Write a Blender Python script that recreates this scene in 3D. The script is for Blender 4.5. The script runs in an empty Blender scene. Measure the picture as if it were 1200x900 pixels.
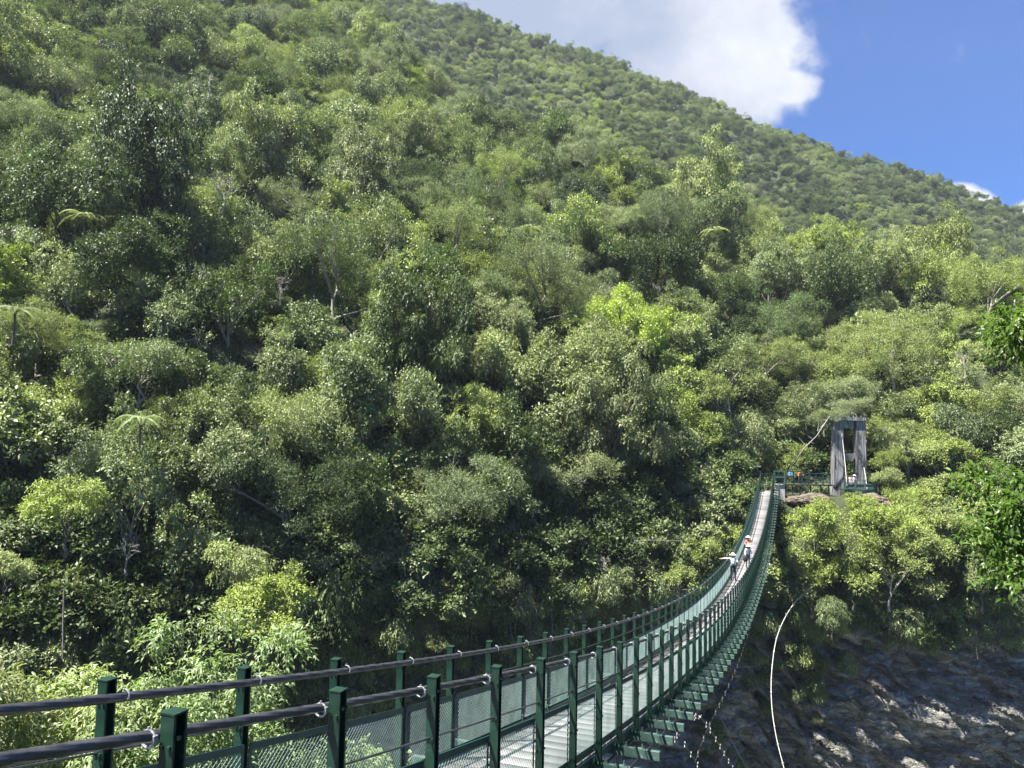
import bpy, bmesh, math, random
import numpy as np
from mathutils import Vector, Matrix, Quaternion
R = math.radians
D0 = 1.31                      # metres between two bridge posts

# ------------------------------------------------------------------ camera, sky, sun, exposure
sc = bpy.context.scene
COL = sc.collection
PITCH, ROLL, FPX = 0.08484, 0.01978, 902.0
cam = bpy.data.cameras.new('camera'); camo = bpy.data.objects.new('camera', cam); COL.objects.link(camo)
camo.matrix_world = Matrix.Rotation(math.pi/2 + PITCH, 4, 'X') @ Matrix.Rotation(ROLL, 4, 'Z')
cam.sensor_width = 36; cam.lens = FPX/1200*36; cam.clip_start = 0.1; cam.clip_end = 6000
sc.camera = camo
SUN_EL = 63.0; HAZE = .00013
sun_h = Vector((-0.89, -0.46, 0)).normalized()
SUN = Vector((sun_h.x*math.cos(R(SUN_EL)), sun_h.y*math.cos(R(SUN_EL)), math.sin(R(SUN_EL))))
W = bpy.data.worlds.new('World'); sc.world = W; W.use_nodes = True
nt = W.node_tree; nt.nodes.clear()
def N(t, typ, **kw):
    n = t.nodes.new(typ)
    for k, v in kw.items(): setattr(n, k, v)
    return n
def mathn(t, op, a, b=None, c=None, clamp=False):
    n = t.nodes.new('ShaderNodeMath'); n.operation = op; n.use_clamp = clamp
    for i, v in enumerate((a, b, c)):
        if v is None: continue
        if isinstance(v, (int, float)): n.inputs[i].default_value = v
        else: t.links.new(v, n.inputs[i])
    return n.outputs[0]
def mixc(t, fac, a, b, typ='MIX'):
    n = t.nodes.new('ShaderNodeMix'); n.data_type = 'RGBA'; n.blend_type = typ
    for s, v in ((n.inputs[0], fac), (n.inputs[6], a), (n.inputs[7], b)):
        if isinstance(v, (int, float)): s.default_value = v
        elif isinstance(v, tuple): s.default_value = (*v, 1) if len(v) == 3 else v
        else: t.links.new(v, s)
    return n.outputs[2]
sky = N(nt, 'ShaderNodeTexSky', sky_type='NISHITA', sun_disc=False)
sky.sun_elevation = R(SUN_EL)
sky.sun_rotation = math.atan2(sun_h.x, sun_h.y)
sky.altitude = 300; sky.air_density = 1.0; sky.dust_density = 0.25; sky.ozone_density = 3.0
tc = N(nt, 'ShaderNodeTexCoord')
sep = N(nt, 'ShaderNodeSeparateXYZ'); nt.links.new(tc.outputs['Generated'], sep.inputs[0])
# clouds live on the sky by direction: azimuth tangent a = x/y and elevation tangent e = z/y
yy = mathn(nt, 'MAXIMUM', sep.outputs[1], 0.02)
ca = mathn(nt, 'DIVIDE', sep.outputs[0], yy); ce = mathn(nt, 'DIVIDE', sep.outputs[2], yy)
cmb = N(nt, 'ShaderNodeCombineXYZ'); nt.links.new(ca, cmb.inputs[0]); nt.links.new(ce, cmb.inputs[1])
cn = N(nt, 'ShaderNodeTexNoise'); cn.inputs['Scale'].default_value = 6.0; cn.inputs['Detail'].default_value = 9; cn.inputs['Roughness'].default_value = 0.60
nt.links.new(cmb.outputs[0], cn.inputs['Vector'])
cn2 = N(nt, 'ShaderNodeTexNoise'); cn2.inputs['Scale'].default_value = 4.4; cn2.inputs['Detail'].default_value = 8; cn2.inputs['Roughness'].default_value = .58
nt.links.new(cmb.outputs[0], cn2.inputs['Vector'])
def blob(cx, cy, rx, ry):
    dx = mathn(nt, 'DIVIDE', mathn(nt, 'SUBTRACT', ca, cx), rx); dy = mathn(nt, 'DIVIDE', mathn(nt, 'SUBTRACT', ce, cy), ry)
    return mathn(nt, 'SUBTRACT', 1.0, mathn(nt, 'SQRT', mathn(nt, 'ADD', mathn(nt, 'MULTIPLY', dx, dx), mathn(nt, 'MULTIPLY', dy, dy))))
bl = blob(0.05, 0.70, 0.46, 0.34)
for q in ((0.33, 0.56, 0.12, 0.13), (0.22, 0.50, 0.18, 0.12), (0.36, 0.50, 0.07, 0.04), (0.600, 0.343, 0.055, 0.024), (0.69, 0.322, 0.035, 0.03),
          (-0.9, 0.5, 0.3, 0.12), (1.3, 0.6, 0.4, 0.1)):
    bl = mathn(nt, 'MAXIMUM', bl, blob(*q))
dens = mathn(nt, 'ADD', mathn(nt, 'MULTIPLY', bl, 0.95), mathn(nt, 'MULTIPLY', mathn(nt, 'SUBTRACT', cn.outputs[0], 0.5), 1.9))
mr = N(nt, 'ShaderNodeMapRange', interpolation_type='SMOOTHSTEP'); nt.links.new(dens, mr.inputs[0])
mr.inputs[1].default_value = 0.0; mr.inputs[2].default_value = 0.42
shade = N(nt, 'ShaderNodeMapRange', interpolation_type='SMOOTHSTEP')
sv = mathn(nt, 'ADD', mathn(nt, 'MULTIPLY', cn2.outputs[0], 1.0), mathn(nt, 'MULTIPLY', ca, 0.9))
nt.links.new(sv, shade.inputs[0]); shade.inputs[1].default_value = 0.50; shade.inputs[2].default_value = 1.0
CLOUD_D = (2.1, 2.5, 3.4); CLOUD_L = (4.8, 4.9, 5.15)
ccol = mixc(nt, shade.outputs[0], CLOUD_D, CLOUD_L)
skyc = mixc(nt, 1.0, sky.outputs[0], (0.26, 0.53, 0.93), 'MULTIPLY')
skm = mixc(nt, mr.outputs[0], skyc, ccol)
bg = N(nt, 'ShaderNodeBackground'); bg.inputs[1].default_value = 0.05
nt.links.new(skm, bg.inputs[0])
wo = N(nt, 'ShaderNodeOutputWorld'); nt.links.new(bg.outputs[0], wo.inputs[0])
sl = bpy.data.lights.new('sun', 'SUN'); sl.energy = 5.0; sl.angle = R(0.53); sl.color = (1.0, 0.955, 0.88)
so = bpy.data.objects.new('sun', sl); COL.objects.link(so)
so.rotation_euler = (-SUN).to_track_quat('-Z', 'Y').to_euler(); so.location = (0, 0, 60)
sc.view_settings.view_transform = 'Standard'; sc.view_settings.look = 'None'
sc.view_settings.exposure = 1.98; sc.view_settings.gamma = 1.0
try:
    sc.cycles.max_bounces = 5; sc.cycles.diffuse_bounces = 2; sc.cycles.glossy_bounces = 2
    sc.cycles.transmission_bounces = 3; sc.cycles.transparent_max_bounces = 8; sc.cycles.volume_bounces = 0
    sc.cycles.use_denoising = True
except Exception: pass

# ------------------------------------------------------------------ helpers
def at(px, py, Y):
    """world point at depth Y (metres along +Y) seen at photo pixel px, py"""
    u0, v0 = px - 600, py - 450
    cr, sr = math.cos(ROLL), math.sin(ROLL)
    u, v = cr*u0 + sr*v0, -sr*u0 + cr*v0
    c, s = math.cos(PITCH), math.sin(PITCH)
    # camera space ray (u, -v, f) -> world
    x, up, fw = u, -v, FPX
    z = c*up + s*fw; y = -s*up + c*fw
    return Vector((x/y*Y, Y, z/y*Y))
def px_of(X, Y, Z):
    c, s = math.cos(PITCH), math.sin(PITCH)
    up = c*Z - s*Y; fw = s*Z + c*Y
    fw = np.maximum(fw, 0.01)
    u = FPX*X/fw; v = -FPX*up/fw
    cr, sr = math.cos(ROLL), math.sin(ROLL)
    return 600 + cr*u - sr*v, 450 + sr*u + cr*v, fw
def tag(o, label=None, cat=None, group=None, kind=None):
    if label: o['label'] = label
    if cat: o['category'] = cat
    if group: o['group'] = group
    if kind: o['kind'] = kind
    return o
def empty(name, loc, rz=0.0):
    o = bpy.data.objects.new(name, None); COL.objects.link(o); o.location = loc; o.rotation_euler = (0, 0, rz)
    o.empty_display_size = 0.3
    return o
class MB:
    def __init__(s): s.v = []; s.f = []; s.m = []; s.mi = 0
    def add(s, vs, fs):
        b = len(s.v); s.v += [tuple(v) for v in vs]; s.f += [tuple(b+i for i in f) for f in fs]; s.m += [s.mi]*len(fs)
    def box(s, c, size, ax=None):
        c = Vector(c); X, Y, Z = ax if ax else (Vector((1,0,0)), Vector((0,1,0)), Vector((0,0,1)))
        hx, hy, hz = [k/2 for k in size]
        P = [c + X*(a*hx) + Y*(b*hy) + Z*(d*hz) for d in (-1,1) for a, b in ((-1,-1),(1,-1),(1,1),(-1,1))]
        s.add(P, [(3,2,1,0),(4,5,6,7),(0,1,5,4),(1,2,6,5),(2,3,7,6),(3,0,4,7)])
    def bar(s, a, b, w, h=None, up=Vector((0,0,1))):
        a = Vector(a); b = Vector(b); d = b - a; L = d.length
        if L < 1e-6: return
        d /= L; sx = d.cross(up)
        if sx.length < 1e-3: sx = d.cross(Vector((1,0,0)))
        sx.normalize(); uz = sx.cross(d)
        s.box((a+b)/2, (w, L, h or w), (sx, d, uz))
    def tube(s, pts, rad, n=8, cap=True):
        pts = [Vector(p) for p in pts]; k = len(pts)
        rad = [rad]*k if isinstance(rad, (int, float)) else list(rad)
        ref = None; rings = []
        for i, p in enumerate(pts):
            t = (pts[min(i+1, k-1)] - pts[max(i-1, 0)])
            t = t.normalized() if t.length > 1e-9 else Vector((0,0,1))
            if ref is None:
                ref = t.cross(Vector((0,0,1)))
                if ref.length < 1e-2: ref = t.cross(Vector((1,0,0)))
            ref = (ref - t*ref.dot(t)).normalized(); bi = t.cross(ref)
            rings.append([p + (ref*math.cos(2*math.pi*j/n) + bi*math.sin(2*math.pi*j/n))*rad[i] for j in range(n)])
        vs = [v for r in rings for v in r]; fs = []
        for i in range(k-1):
            for j in range(n):
                a, b = i*n+j, i*n+(j+1) % n; fs.append((a, b, b+n, a+n))
        if cap: fs.append(tuple(range(n-1, -1, -1))); fs.append(tuple((k-1)*n+j for j in range(n)))
        s.add(vs, fs)
    def build(s, name, mats, parent=None, smooth=False, loc=None):
        me = bpy.data.meshes.new(name)
        off = Vector(loc) if loc is not None else Vector((0,0,0))
        me.from_pydata([tuple(Vector(v)-off) for v in s.v] if loc is not None else s.v, [], s.f)
        if not isinstance(mats, (list, tuple)): mats = [mats]
        for m in mats: me.materials.append(m)
        if len(mats) > 1: me.polygons.foreach_set('material_index', s.m)
        if smooth: me.polygons.foreach_set('use_smooth', [True]*len(me.polygons))
        me.update()
        return link(name, me, parent, loc)
def link(name, me, parent=None, loc=None):
    o = bpy.data.objects.new(name, me); COL.objects.link(o)
    if parent is not None: o.parent = parent
    if loc is not None: o.location = loc
    return o
def np_mesh(name, V, F, mats, smooth=False, attrs=None):
    """V (n,3), F (m,k) arrays"""
    me = bpy.data.meshes.new(name); V = np.asarray(V, np.float32); F = np.asarray(F, np.int32)
    k = F.shape[1]
    me.vertices.add(len(V)); me.vertices.foreach_set('co', V.ravel())
    me.loops.add(F.size); me.loops.foreach_set('vertex_index', F.ravel())
    me.polygons.add(len(F)); me.polygons.foreach_set('loop_start', np.arange(0, F.size, k, dtype=np.int32))
    try: me.polygons.foreach_set('loop_total', np.full(len(F), k, np.int32))
    except Exception: pass
    if smooth: me.polygons.foreach_set('use_smooth', np.ones(len(F), bool))
    for m in (mats if isinstance(mats, (list, tuple)) else [mats]): me.materials.append(m)
    for nm, (dom, arr) in (attrs or {}).items():
        a = me.attributes.new(nm, 'FLOAT', dom); a.data.foreach_set('value', np.asarray(arr, np.float32))
    me.update(calc_edges=True); me.validate()
    return me
# numpy value noise
def _h(ix, iy, seed):
    n = (ix*374761393 + iy*668265263 + seed*1442695041) & 0xffffffff
    n = ((n ^ (n >> 13))*1274126177) & 0xffffffff
    return ((n ^ (n >> 16)) & 0xffff)/65535.0
def vnoise(x, y, seed=0):
    x = np.asarray(x, float); y = np.asarray(y, float)
    ix = np.floor(x).astype(np.int64); iy = np.floor(y).astype(np.int64); fx = x-ix; fy = y-iy
    fx = fx*fx*(3-2*fx); fy = fy*fy*(3-2*fy)
    a = _h(ix, iy, seed); b = _h(ix+1, iy, seed); c = _h(ix, iy+1, seed); d = _h(ix+1, iy+1, seed)
    return (a*(1-fx)+b*fx)*(1-fy) + (c*(1-fx)+d*fx)*fy
def fbm(x, y, oct=4, seed=0):
    s = 0; a = 1; t = 0
    for o in range(oct):
        s = s + a*(vnoise(x*2**o, y*2**o, seed+o*17)-.5); t += a; a *= .5
    return s/t*2

# ------------------------------------------------------------------ materials
def newmat(name):
    m = bpy.data.materials.new(name); m.use_nodes = True
    t = m.node_tree; b = t.nodes['Principled BSDF']; return m, t, b
def noise(t, scale, detail=4, rough=.55, vec=None, dist=0):
    n = N(t, 'ShaderNodeTexNoise'); n.inputs['Scale'].default_value = scale; n.inputs['Detail'].default_value = detail
    n.inputs['Roughness'].default_value = rough; n.inputs['Distortion'].default_value = dist
    if vec is not None: t.links.new(vec, n.inputs['Vector'])
    return n.outputs[0]
def ramp(t, fac, stops, interp='LINEAR'):
    n = N(t, 'ShaderNodeValToRGB'); cr = n.color_ramp; cr.interpolation = interp
    while len(cr.elements) < len(stops): cr.elements.new(0.5)
    for e, (p, c) in zip(cr.elements, stops): e.position = p; e.color = (*c, 1)
    t.links.new(fac, n.inputs[0]); return n.outputs[0]
def bump(t, b, h, strength=.4, dist=.02):
    n = N(t, 'ShaderNodeBump'); n.inputs['Strength'].default_value = strength; n.inputs['Distance'].default_value = dist
    t.links.new(h, n.inputs['Height']); t.links.new(n.outputs[0], b.inputs['Normal'])
def objco(t): return N(t, 'ShaderNodeTexCoord').outputs['Object']
def paint(name, c1, c2, rough=.45, metal=0, scale=9, wear=None, bumpd=.004):
    m, t, b = newmat(name); v = objco(t); n = noise(t, scale, 6, .6, v)
    col = ramp(t, n, [(.32, c1), (.68, c2)])
    if wear:
        n2 = noise(t, scale*3.1, 5, .7, v); f = ramp(t, n2, [(.60, (0,0,0)), (.70, (1,1,1))])
        col = mixc(t, f, col, wear)
    t.links.new(col, b.inputs['Base Color']); b.inputs['Roughness'].default_value = rough; b.inputs['Metallic'].default_value = metal
    bump(t, b, n, .35, bumpd)
    return m
M = {}
M['green'] = paint('green_paint', (.004,.019,.012), (.013,.048,.029), .45, scale=5, wear=(.045,.075,.05), bumpd=.008)
M['green_light'] = paint('pale_green_paint', (.03,.065,.050), (.075,.135,.11), .55, scale=6, wear=(.22,.28,.24))  # paler green than the posts, for beams and landing panels
M['teal'] = paint('teal_frame_paint', (.008,.035,.03), (.016,.06,.052), .5, scale=6, wear=(.05,.075,.07))
M['wire'] = paint('coated_wire', (.11,.17,.15), (.22,.29,.26), .45, scale=3)
M['cable'] = paint('black_cable', (.022,.023,.026), (.055,.056,.062), .38, scale=14, bumpd=.002)
M['steel'] = paint('galvanised_steel', (.26,.27,.28), (.45,.45,.45), .38, .55, scale=20)
M['deck'] = None
M['concrete'] = paint('concrete', (.30,.29,.27), (.48,.46,.43), .85, scale=3, wear=(.2,.19,.17))
M['wood'] = paint('dark_wood', (.035,.028,.02), (.09,.07,.05), .8, scale=5)
M['whitepipe'] = paint('white_pipe', (.26,.255,.235), (.50,.49,.46), .5, scale=4)
M['bark'] = paint('bark', (.045,.038,.028), (.13,.115,.09), .9, scale=5, wear=(.22,.2,.17), bumpd=.02)
M['palebark'] = paint('pale_bark', (.16,.145,.12), (.33,.30,.26), .85, scale=5, bumpd=.02)
m, t, b = newmat('deck_plate'); v = objco(t)
w_ = N(t, 'ShaderNodeTexNoise'); w_.inputs['Scale'].default_value = 1.0; w_.inputs['Detail'].default_value = 3; t.links.new(v, w_.inputs['Vector'])
col = ramp(t, w_.outputs[0], [(.35, (.15,.148,.155)), (.6, (.235,.23,.225))])
col = mixc(t, ramp(t, noise(t, 13, 4, .7, v), [(.5, (0,0,0)), (.75, (1,1,1))]), col, (.15,.135,.11))
at_ = N(t, 'ShaderNodeAttribute', attribute_name='tint'); col = mixc(t, 1.0, col, at_.outputs['Color'], 'MULTIPLY')
t.links.new(col, b.inputs['Base Color']); b.inputs['Roughness'].default_value = .6; b.inputs['Metallic'].default_value = .1
M['deck'] = m
# tower concrete with black streaks
m, t, b = newmat('weathered_concrete'); v = objco(t); mp = N(t, 'ShaderNodeMapping'); mp.inputs['Scale'].default_value = (3.2,3.2,.22); t.links.new(v, mp.inputs[0])
col = ramp(t, noise(t, 1.0, 6, .6, mp.outputs[0], 1.2), [(.36, (.035,.035,.035)), (.46, (.13,.128,.124)), (.62, (.30,.295,.285))])
t.links.new(col, b.inputs['Base Color']); b.inputs['Roughness'].default_value = .9; M['tower'] = m
# soil
m, t, b = newmat('forest_soil'); v = objco(t)
col = ramp(t, noise(t, .35, 6, .65, v), [(.35, (.022,.032,.012)), (.58, (.045,.055,.022)), (.76, (.12,.10,.065))])
t.links.new(col, b.inputs['Base Color']); b.inputs['Roughness'].default_value = 1; bump(t, b, noise(t, 3, 5, .6, v), .8, .3); M['soil'] = m
# cliff rock
m, t, b = newmat('cliff_rock'); v = objco(t)
mp = N(t, 'ShaderNodeMapping'); mp.inputs['Rotation'].default_value = (0, R(24), 0); mp.inputs['Scale'].default_value = (.28,.28,1.6); t.links.new(v, mp.inputs[0])
n1 = noise(t, .75, 9, .62, mp.outputs[0], .8)
col = ramp(t, n1, [(.30, (.06,.058,.050)), (.45, (.155,.15,.13)), (.56, (.25,.24,.21)), (.70, (.40,.385,.34))])
n2 = noise(t, .16, 5, .6, v)
col = mixc(t, ramp(t, n2, [(.52, (0,0,0)), (.64, (.75,.75,.75))]), col, mixc(t, n1, (.045,.03,.018), (.26,.17,.09)))
n3 = noise(t, .3, 6, .6, v, .5)
col = mixc(t, ramp(t, n3, [(.56, (0,0,0)), (.66, (.8,.8,.8))]), col, (.045,.06,.022))
t.links.new(col, b.inputs['Base Color']); b.inputs['Roughness'].default_value = .75
mpv = N(t, 'ShaderNodeMapping'); mpv.inputs['Rotation'].default_value = (0, R(24), 0); mpv.inputs['Scale'].default_value = (.5,.5,1.25); t.links.new(v, mpv.inputs[0])
wn = N(t, 'ShaderNodeTexNoise'); wn.inputs['Scale'].default_value = 1.4; wn.inputs['Detail'].default_value = 4; t.links.new(mpv.outputs[0], wn.inputs['Vector'])
vadd = N(t, 'ShaderNodeVectorMath', operation='ADD'); t.links.new(mpv.outputs[0], vadd.inputs[0]); t.links.new(wn.outputs['Color'], vadd.inputs[1])
hs = []
for sc_v in (.9, 2.6):
    vo = N(t, 'ShaderNodeTexVoronoi', feature='F1'); vo.inputs['Scale'].default_value = sc_v; t.links.new(vadd.outputs[0], vo.inputs['Vector'])
    ve = N(t, 'ShaderNodeTexVoronoi', feature='DISTANCE_TO_EDGE'); ve.inputs['Scale'].default_value = sc_v; t.links.new(vadd.outputs[0], ve.inputs['Vector'])
    crk = N(t, 'ShaderNodeMapRange'); t.links.new(ve.outputs['Distance'], crk.inputs[0]); crk.inputs[1].default_value = 0; crk.inputs[2].default_value = .06
    sp = N(t, 'ShaderNodeSeparateColor'); t.links.new(vo.outputs['Color'], sp.inputs[0]); hs.append((sp.outputs[0], crk.outputs[0]))
h_ = mathn(t, 'ADD', mathn(t, 'MULTIPLY', hs[0][0], .9), mathn(t, 'MULTIPLY', hs[1][0], .4))
h_ = mathn(t, 'ADD', h_, mathn(t, 'ADD', mathn(t, 'MULTIPLY', hs[0][1], .5), mathn(t, 'MULTIPLY', hs[1][1], .25)))
kc = mathn(t, 'ADD', .75, mathn(t, 'MULTIPLY', hs[0][0], .6)); kk = N(t, 'ShaderNodeCombineColor'); [t.links.new(kc, kk.inputs[q]) for q in range(3)]
t.links.new(mixc(t, 1.0, col, kk.outputs[0], 'MULTIPLY'), b.inputs['Base Color'])
bump(t, b, mathn(t, 'ADD', h_, mathn(t, 'ADD', mathn(t, 'MULTIPLY', n1, .5), mathn(t, 'MULTIPLY', noise(t, 5, 6, .7, v), .2))), 1.0, .45); M['rock'] = m
M['brownrock'] = paint('brown_rock', (.055,.042,.03), (.17,.135,.10), .9, scale=1.6, wear=(.08,.09,.05), bumpd=.2)
m, t, b = newmat('river_water'); b.inputs['Base Color'].default_value = (.10,.13,.13,1); b.inputs['Roughness'].default_value = .15
bump(t, b, noise(t, .8, 5, .6, objco(t)), .5, .2); M['water'] = m
def flat(name, c, rough=.75):
    m, t, b = newmat(name); n = noise(t, 25, 3, .5, objco(t))
    t.links.new(mixc(t, n, tuple(k*.8 for k in c), tuple(min(1, k*1.15) for k in c)), b.inputs['Base Color']); b.inputs['Roughness'].default_value = rough
    return m
for k, c in dict(skin=(.45,.26,.17), hair=(.015,.012,.01), black=(.015,.015,.018), white=(.78,.77,.75), blue=(.04,.22,.62), orange=(.75,.13,.03), pink=(.66,.20,.24),
                 hat=(.72,.62,.48), grey=(.30,.32,.38), denim=(.03,.045,.09), palepink=(.75,.48,.50), yellow=(.80,.42,.08)).items(): M[k] = flat('cloth_'+k if k not in ('skin','hair') else k, c)

# foliage: hue attribute picks the colour of a whole plant, tint varies leaf by leaf
def leafmat(name, stops, rough=.5, transl=.20, tk=(1.5,1.7,.6), spec=.35, sat=1.0):
    m, t, b = newmat(name)
    h = N(t, 'ShaderNodeAttribute', attribute_name='hue', attribute_type='INSTANCER')
    ti = N(t, 'ShaderNodeAttribute', attribute_name='tint')
    f = mathn(t, 'ADD', h.outputs['Fac'], mathn(t, 'MULTIPLY', mathn(t, 'SUBTRACT', ti.outputs['Fac'], .5), .34))
    col = ramp(t, f, stops)
    oi = N(t, 'ShaderNodeObjectInfo')
    k = mathn(t, 'MULTIPLY', mathn(t, 'ADD', .62, mathn(t, 'MULTIPLY', ti.outputs['Fac'], .8)), mathn(t, 'ADD', .8, mathn(t, 'MULTIPLY', oi.outputs['Random'], .4)))
    kk = N(t, 'ShaderNodeCombineColor'); [t.links.new(k, kk.inputs[i]) for i in range(3)]
    col = mixc(t, 1.0, col, kk.outputs[0], 'MULTIPLY')
    t.links.new(col, b.inputs['Base Color']); b.inputs['Roughness'].default_value = rough
    b.inputs['Specular IOR Level'].default_value = spec
    tr = N(t, 'ShaderNodeBsdfTranslucent'); t.links.new(mixc(t, 1.0, col, tk, 'MULTIPLY'), tr.inputs[0])
    mx = N(t, 'ShaderNodeMixShader'); mx.inputs[0].default_value = transl
    t.links.new(b.outputs[0], mx.inputs[1]); t.links.new(tr.outputs[0], mx.inputs[2])
    t.links.new(mx.outputs[0], t.nodes['Material Output'].inputs[0])
    return m
# 0 dark green - .25 deep grey green - .45 sage - .6 olive - .8 yellow green - 1 lime
HUES = [(0.0, (.038,.062,.020)), (.22, (.092,.132,.044)), (.42, (.180,.216,.106)), (.58, (.215,.245,.106)), (.78, (.250,.300,.090)), (1.0, (.275,.345,.070))]
M['leaf'] = leafmat('leaf', HUES)
M['leafnear'] = leafmat('near_leaf', [(0, (.14,.20,.085)), (.5, (.20,.26,.12)), (1, (.27,.30,.14))], .42, .32)
M['leaffresh'] = leafmat('fresh_leaf', [(0, (.04,.075,.014)), (.5, (.07,.122,.02)), (1, (.12,.185,.03))], .35, .4)
M['twig'] = leafmat('dry_twig', [(0, (.09,.075,.055)), (.5, (.17,.145,.11)), (1, (.30,.27,.21))], .8, 0.1)

# ------------------------------------------------------------------ terrain of the gorge
EDGE = np.array([(-150,-14,-10),(-110,6,-12),(-75,26,-13),(-48,42,-13.5),(-25,57,-13.5),(0,72,-11.5),(14,80,-10.5),(26,86.5,-9.5),(33,86.5,-15),(50,87.5,-17),
                 (75,87,-16),(110,84,-14),(170,70,-12),(230,50,-12)], float)
seg = np.diff(EDGE[:, :2], axis=0); segL = np.hypot(seg[:, 0], seg[:, 1]); cum = np.concatenate([[0], np.cumsum(segL)])
def edge_dist(x, y):
    """signed distance beyond the cliff edge (positive = uphill) and arc length u"""
    x = np.asarray(x, float); y = np.asarray(y, float)
    best = np.full(x.shape, 1e9); u = np.zeros(x.shape); sg = np.ones(x.shape)
    for i in range(len(seg)):
        dx, dy = seg[i]; px, py = x-EDGE[i, 0], y-EDGE[i, 1]
        tt = np.clip((px*dx+py*dy)/segL[i]**2, 0, 1); qx, qy = px-tt*dx, py-tt*dy; d = np.hypot(qx, qy)
        s_ = np.sign(dx*py-dy*px); k = d < best
        best = np.where(k, d, best); u = np.where(k, cum[i]+tt*segL[i], u); sg = np.where(k, s_, sg)
    return best*sg, u
def ztop(u): return np.interp(u, cum, EDGE[:, 2])
CAPX = [-260,-120,-60,-35,-9,20,40,62,113,220]; CAPZ = [330,230,165,120,82,70,59,41,30,16]
def hill(x, y):
    n, u = edge_dist(x, y)
    z0 = ztop(u)
    s = np.where(n > 0, .80*n + 5*(1-np.exp(-np.maximum(n, 0)/7)), n*3.0)
    s = s + np.clip(n/25, 0, 1)*(5.5*fbm(u/26, n/55, 3, 5) + 2.0*fbm(x/9, y/9, 2, 9))
    # the landing shelf at the far end of the bridge
    m_ = np.exp(-((np.maximum(np.abs(x-41)-9, 0))/4)**2)*np.clip((y-90.0)/2.0, 0, 1)*np.clip(1-(y-99)/9, 0, 1)
    z = z0 + s
    z = z*(1-m_) + (-4.9)*m_
    cap = np.interp(x, CAPX, CAPZ) - 5 + 4*fbm(x/18, y/18, 3, 3)
    over = np.maximum(z-cap, 0)
    z = np.where(z > cap, cap - .5*over, z)
    zm = np.where(y < 500, 285-.345*x-.85*(500-y), 285-.345*x-.5*(y-500)) + 13*fbm(x/60, y/90, 4, 21)*np.clip((y-240)/80, 0, 1) - 6
    return np.maximum(z, zm), n, u
# ground sheet of the far bank and mountain
def terrain():
    xs = np.concatenate([np.arange(-150, 150, 2.5), np.arange(150, 520, 7)]); xs = np.concatenate([np.arange(-400, -150, 9), xs])
    ys = np.concatenate([np.arange(-14, 240, 2.5), np.arange(240, 720, 7)])
    X, Y = np.meshgrid(xs, ys); Z, n, u = hill(X, Y)
    nx, ny = len(xs), len(ys)
    V = np.stack([X, Y, Z], -1).reshape(-1, 3)
    i, j = np.meshgrid(np.arange(nx-1), np.arange(ny-1)); a = (j*nx+i).ravel()
    F = np.stack([a, a+1, a+nx+1, a+nx], 1)
    keep = (n.ravel()[F] > .4).all(1); F = F[keep]
    o = link('hillside', np_mesh('hillside', V, F, M['soil'], True)); tag(o, kind='structure')
terrain()
NEARZ = -1.75
def near_bank(x, y):
    e = 1.0 + 1.0*fbm(x/6, x*0+3, 2, 4)
    z = NEARZ - np.clip((y-e)/1.5, 0, 1)*7 - np.maximum(y-e-1.5, 0)*3.2
    spurL = -9.0 - .55*np.hypot(np.maximum(np.abs(x+9)-7, 0), np.maximum(y-15, 0)) - 3.0*np.maximum(y-17, 0) - 2.2*np.maximum(x+1.5, 0)
    spurR = -3.2 - 2.6*np.maximum(16-x+.0, 0) - 2.5*np.maximum(y-20, 0)
    return np.maximum(np.maximum(z, np.maximum(spurL, spurR)) + .5*fbm(x/3, y/3, 3, 8)*np.clip((y+1)/3, 0, 1), -53)
def near():
    xs = np.arange(-70, 71, .8); ys = np.arange(-40, 46, .8); X, Y = np.meshgrid(xs, ys); Z = near_bank(X, Y); nx, ny = len(xs), len(ys)
    i, j = np.meshgrid(np.arange(nx-1), np.arange(ny-1)); a = (j*nx+i).ravel(); F = np.stack([a, a+1, a+nx+1, a+nx], 1)
    V = np.stack([X, Y, Z], -1).reshape(-1, 3)
    tag(link('ground', np_mesh('ground', V, F, M['soil'], True)), kind='structure')
near()
def river():
    b = MB(); b.box((40, 90, -53), (900, 420, .5)); tag(b.build('river_water', M['water']), kind='structure')
river()
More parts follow.
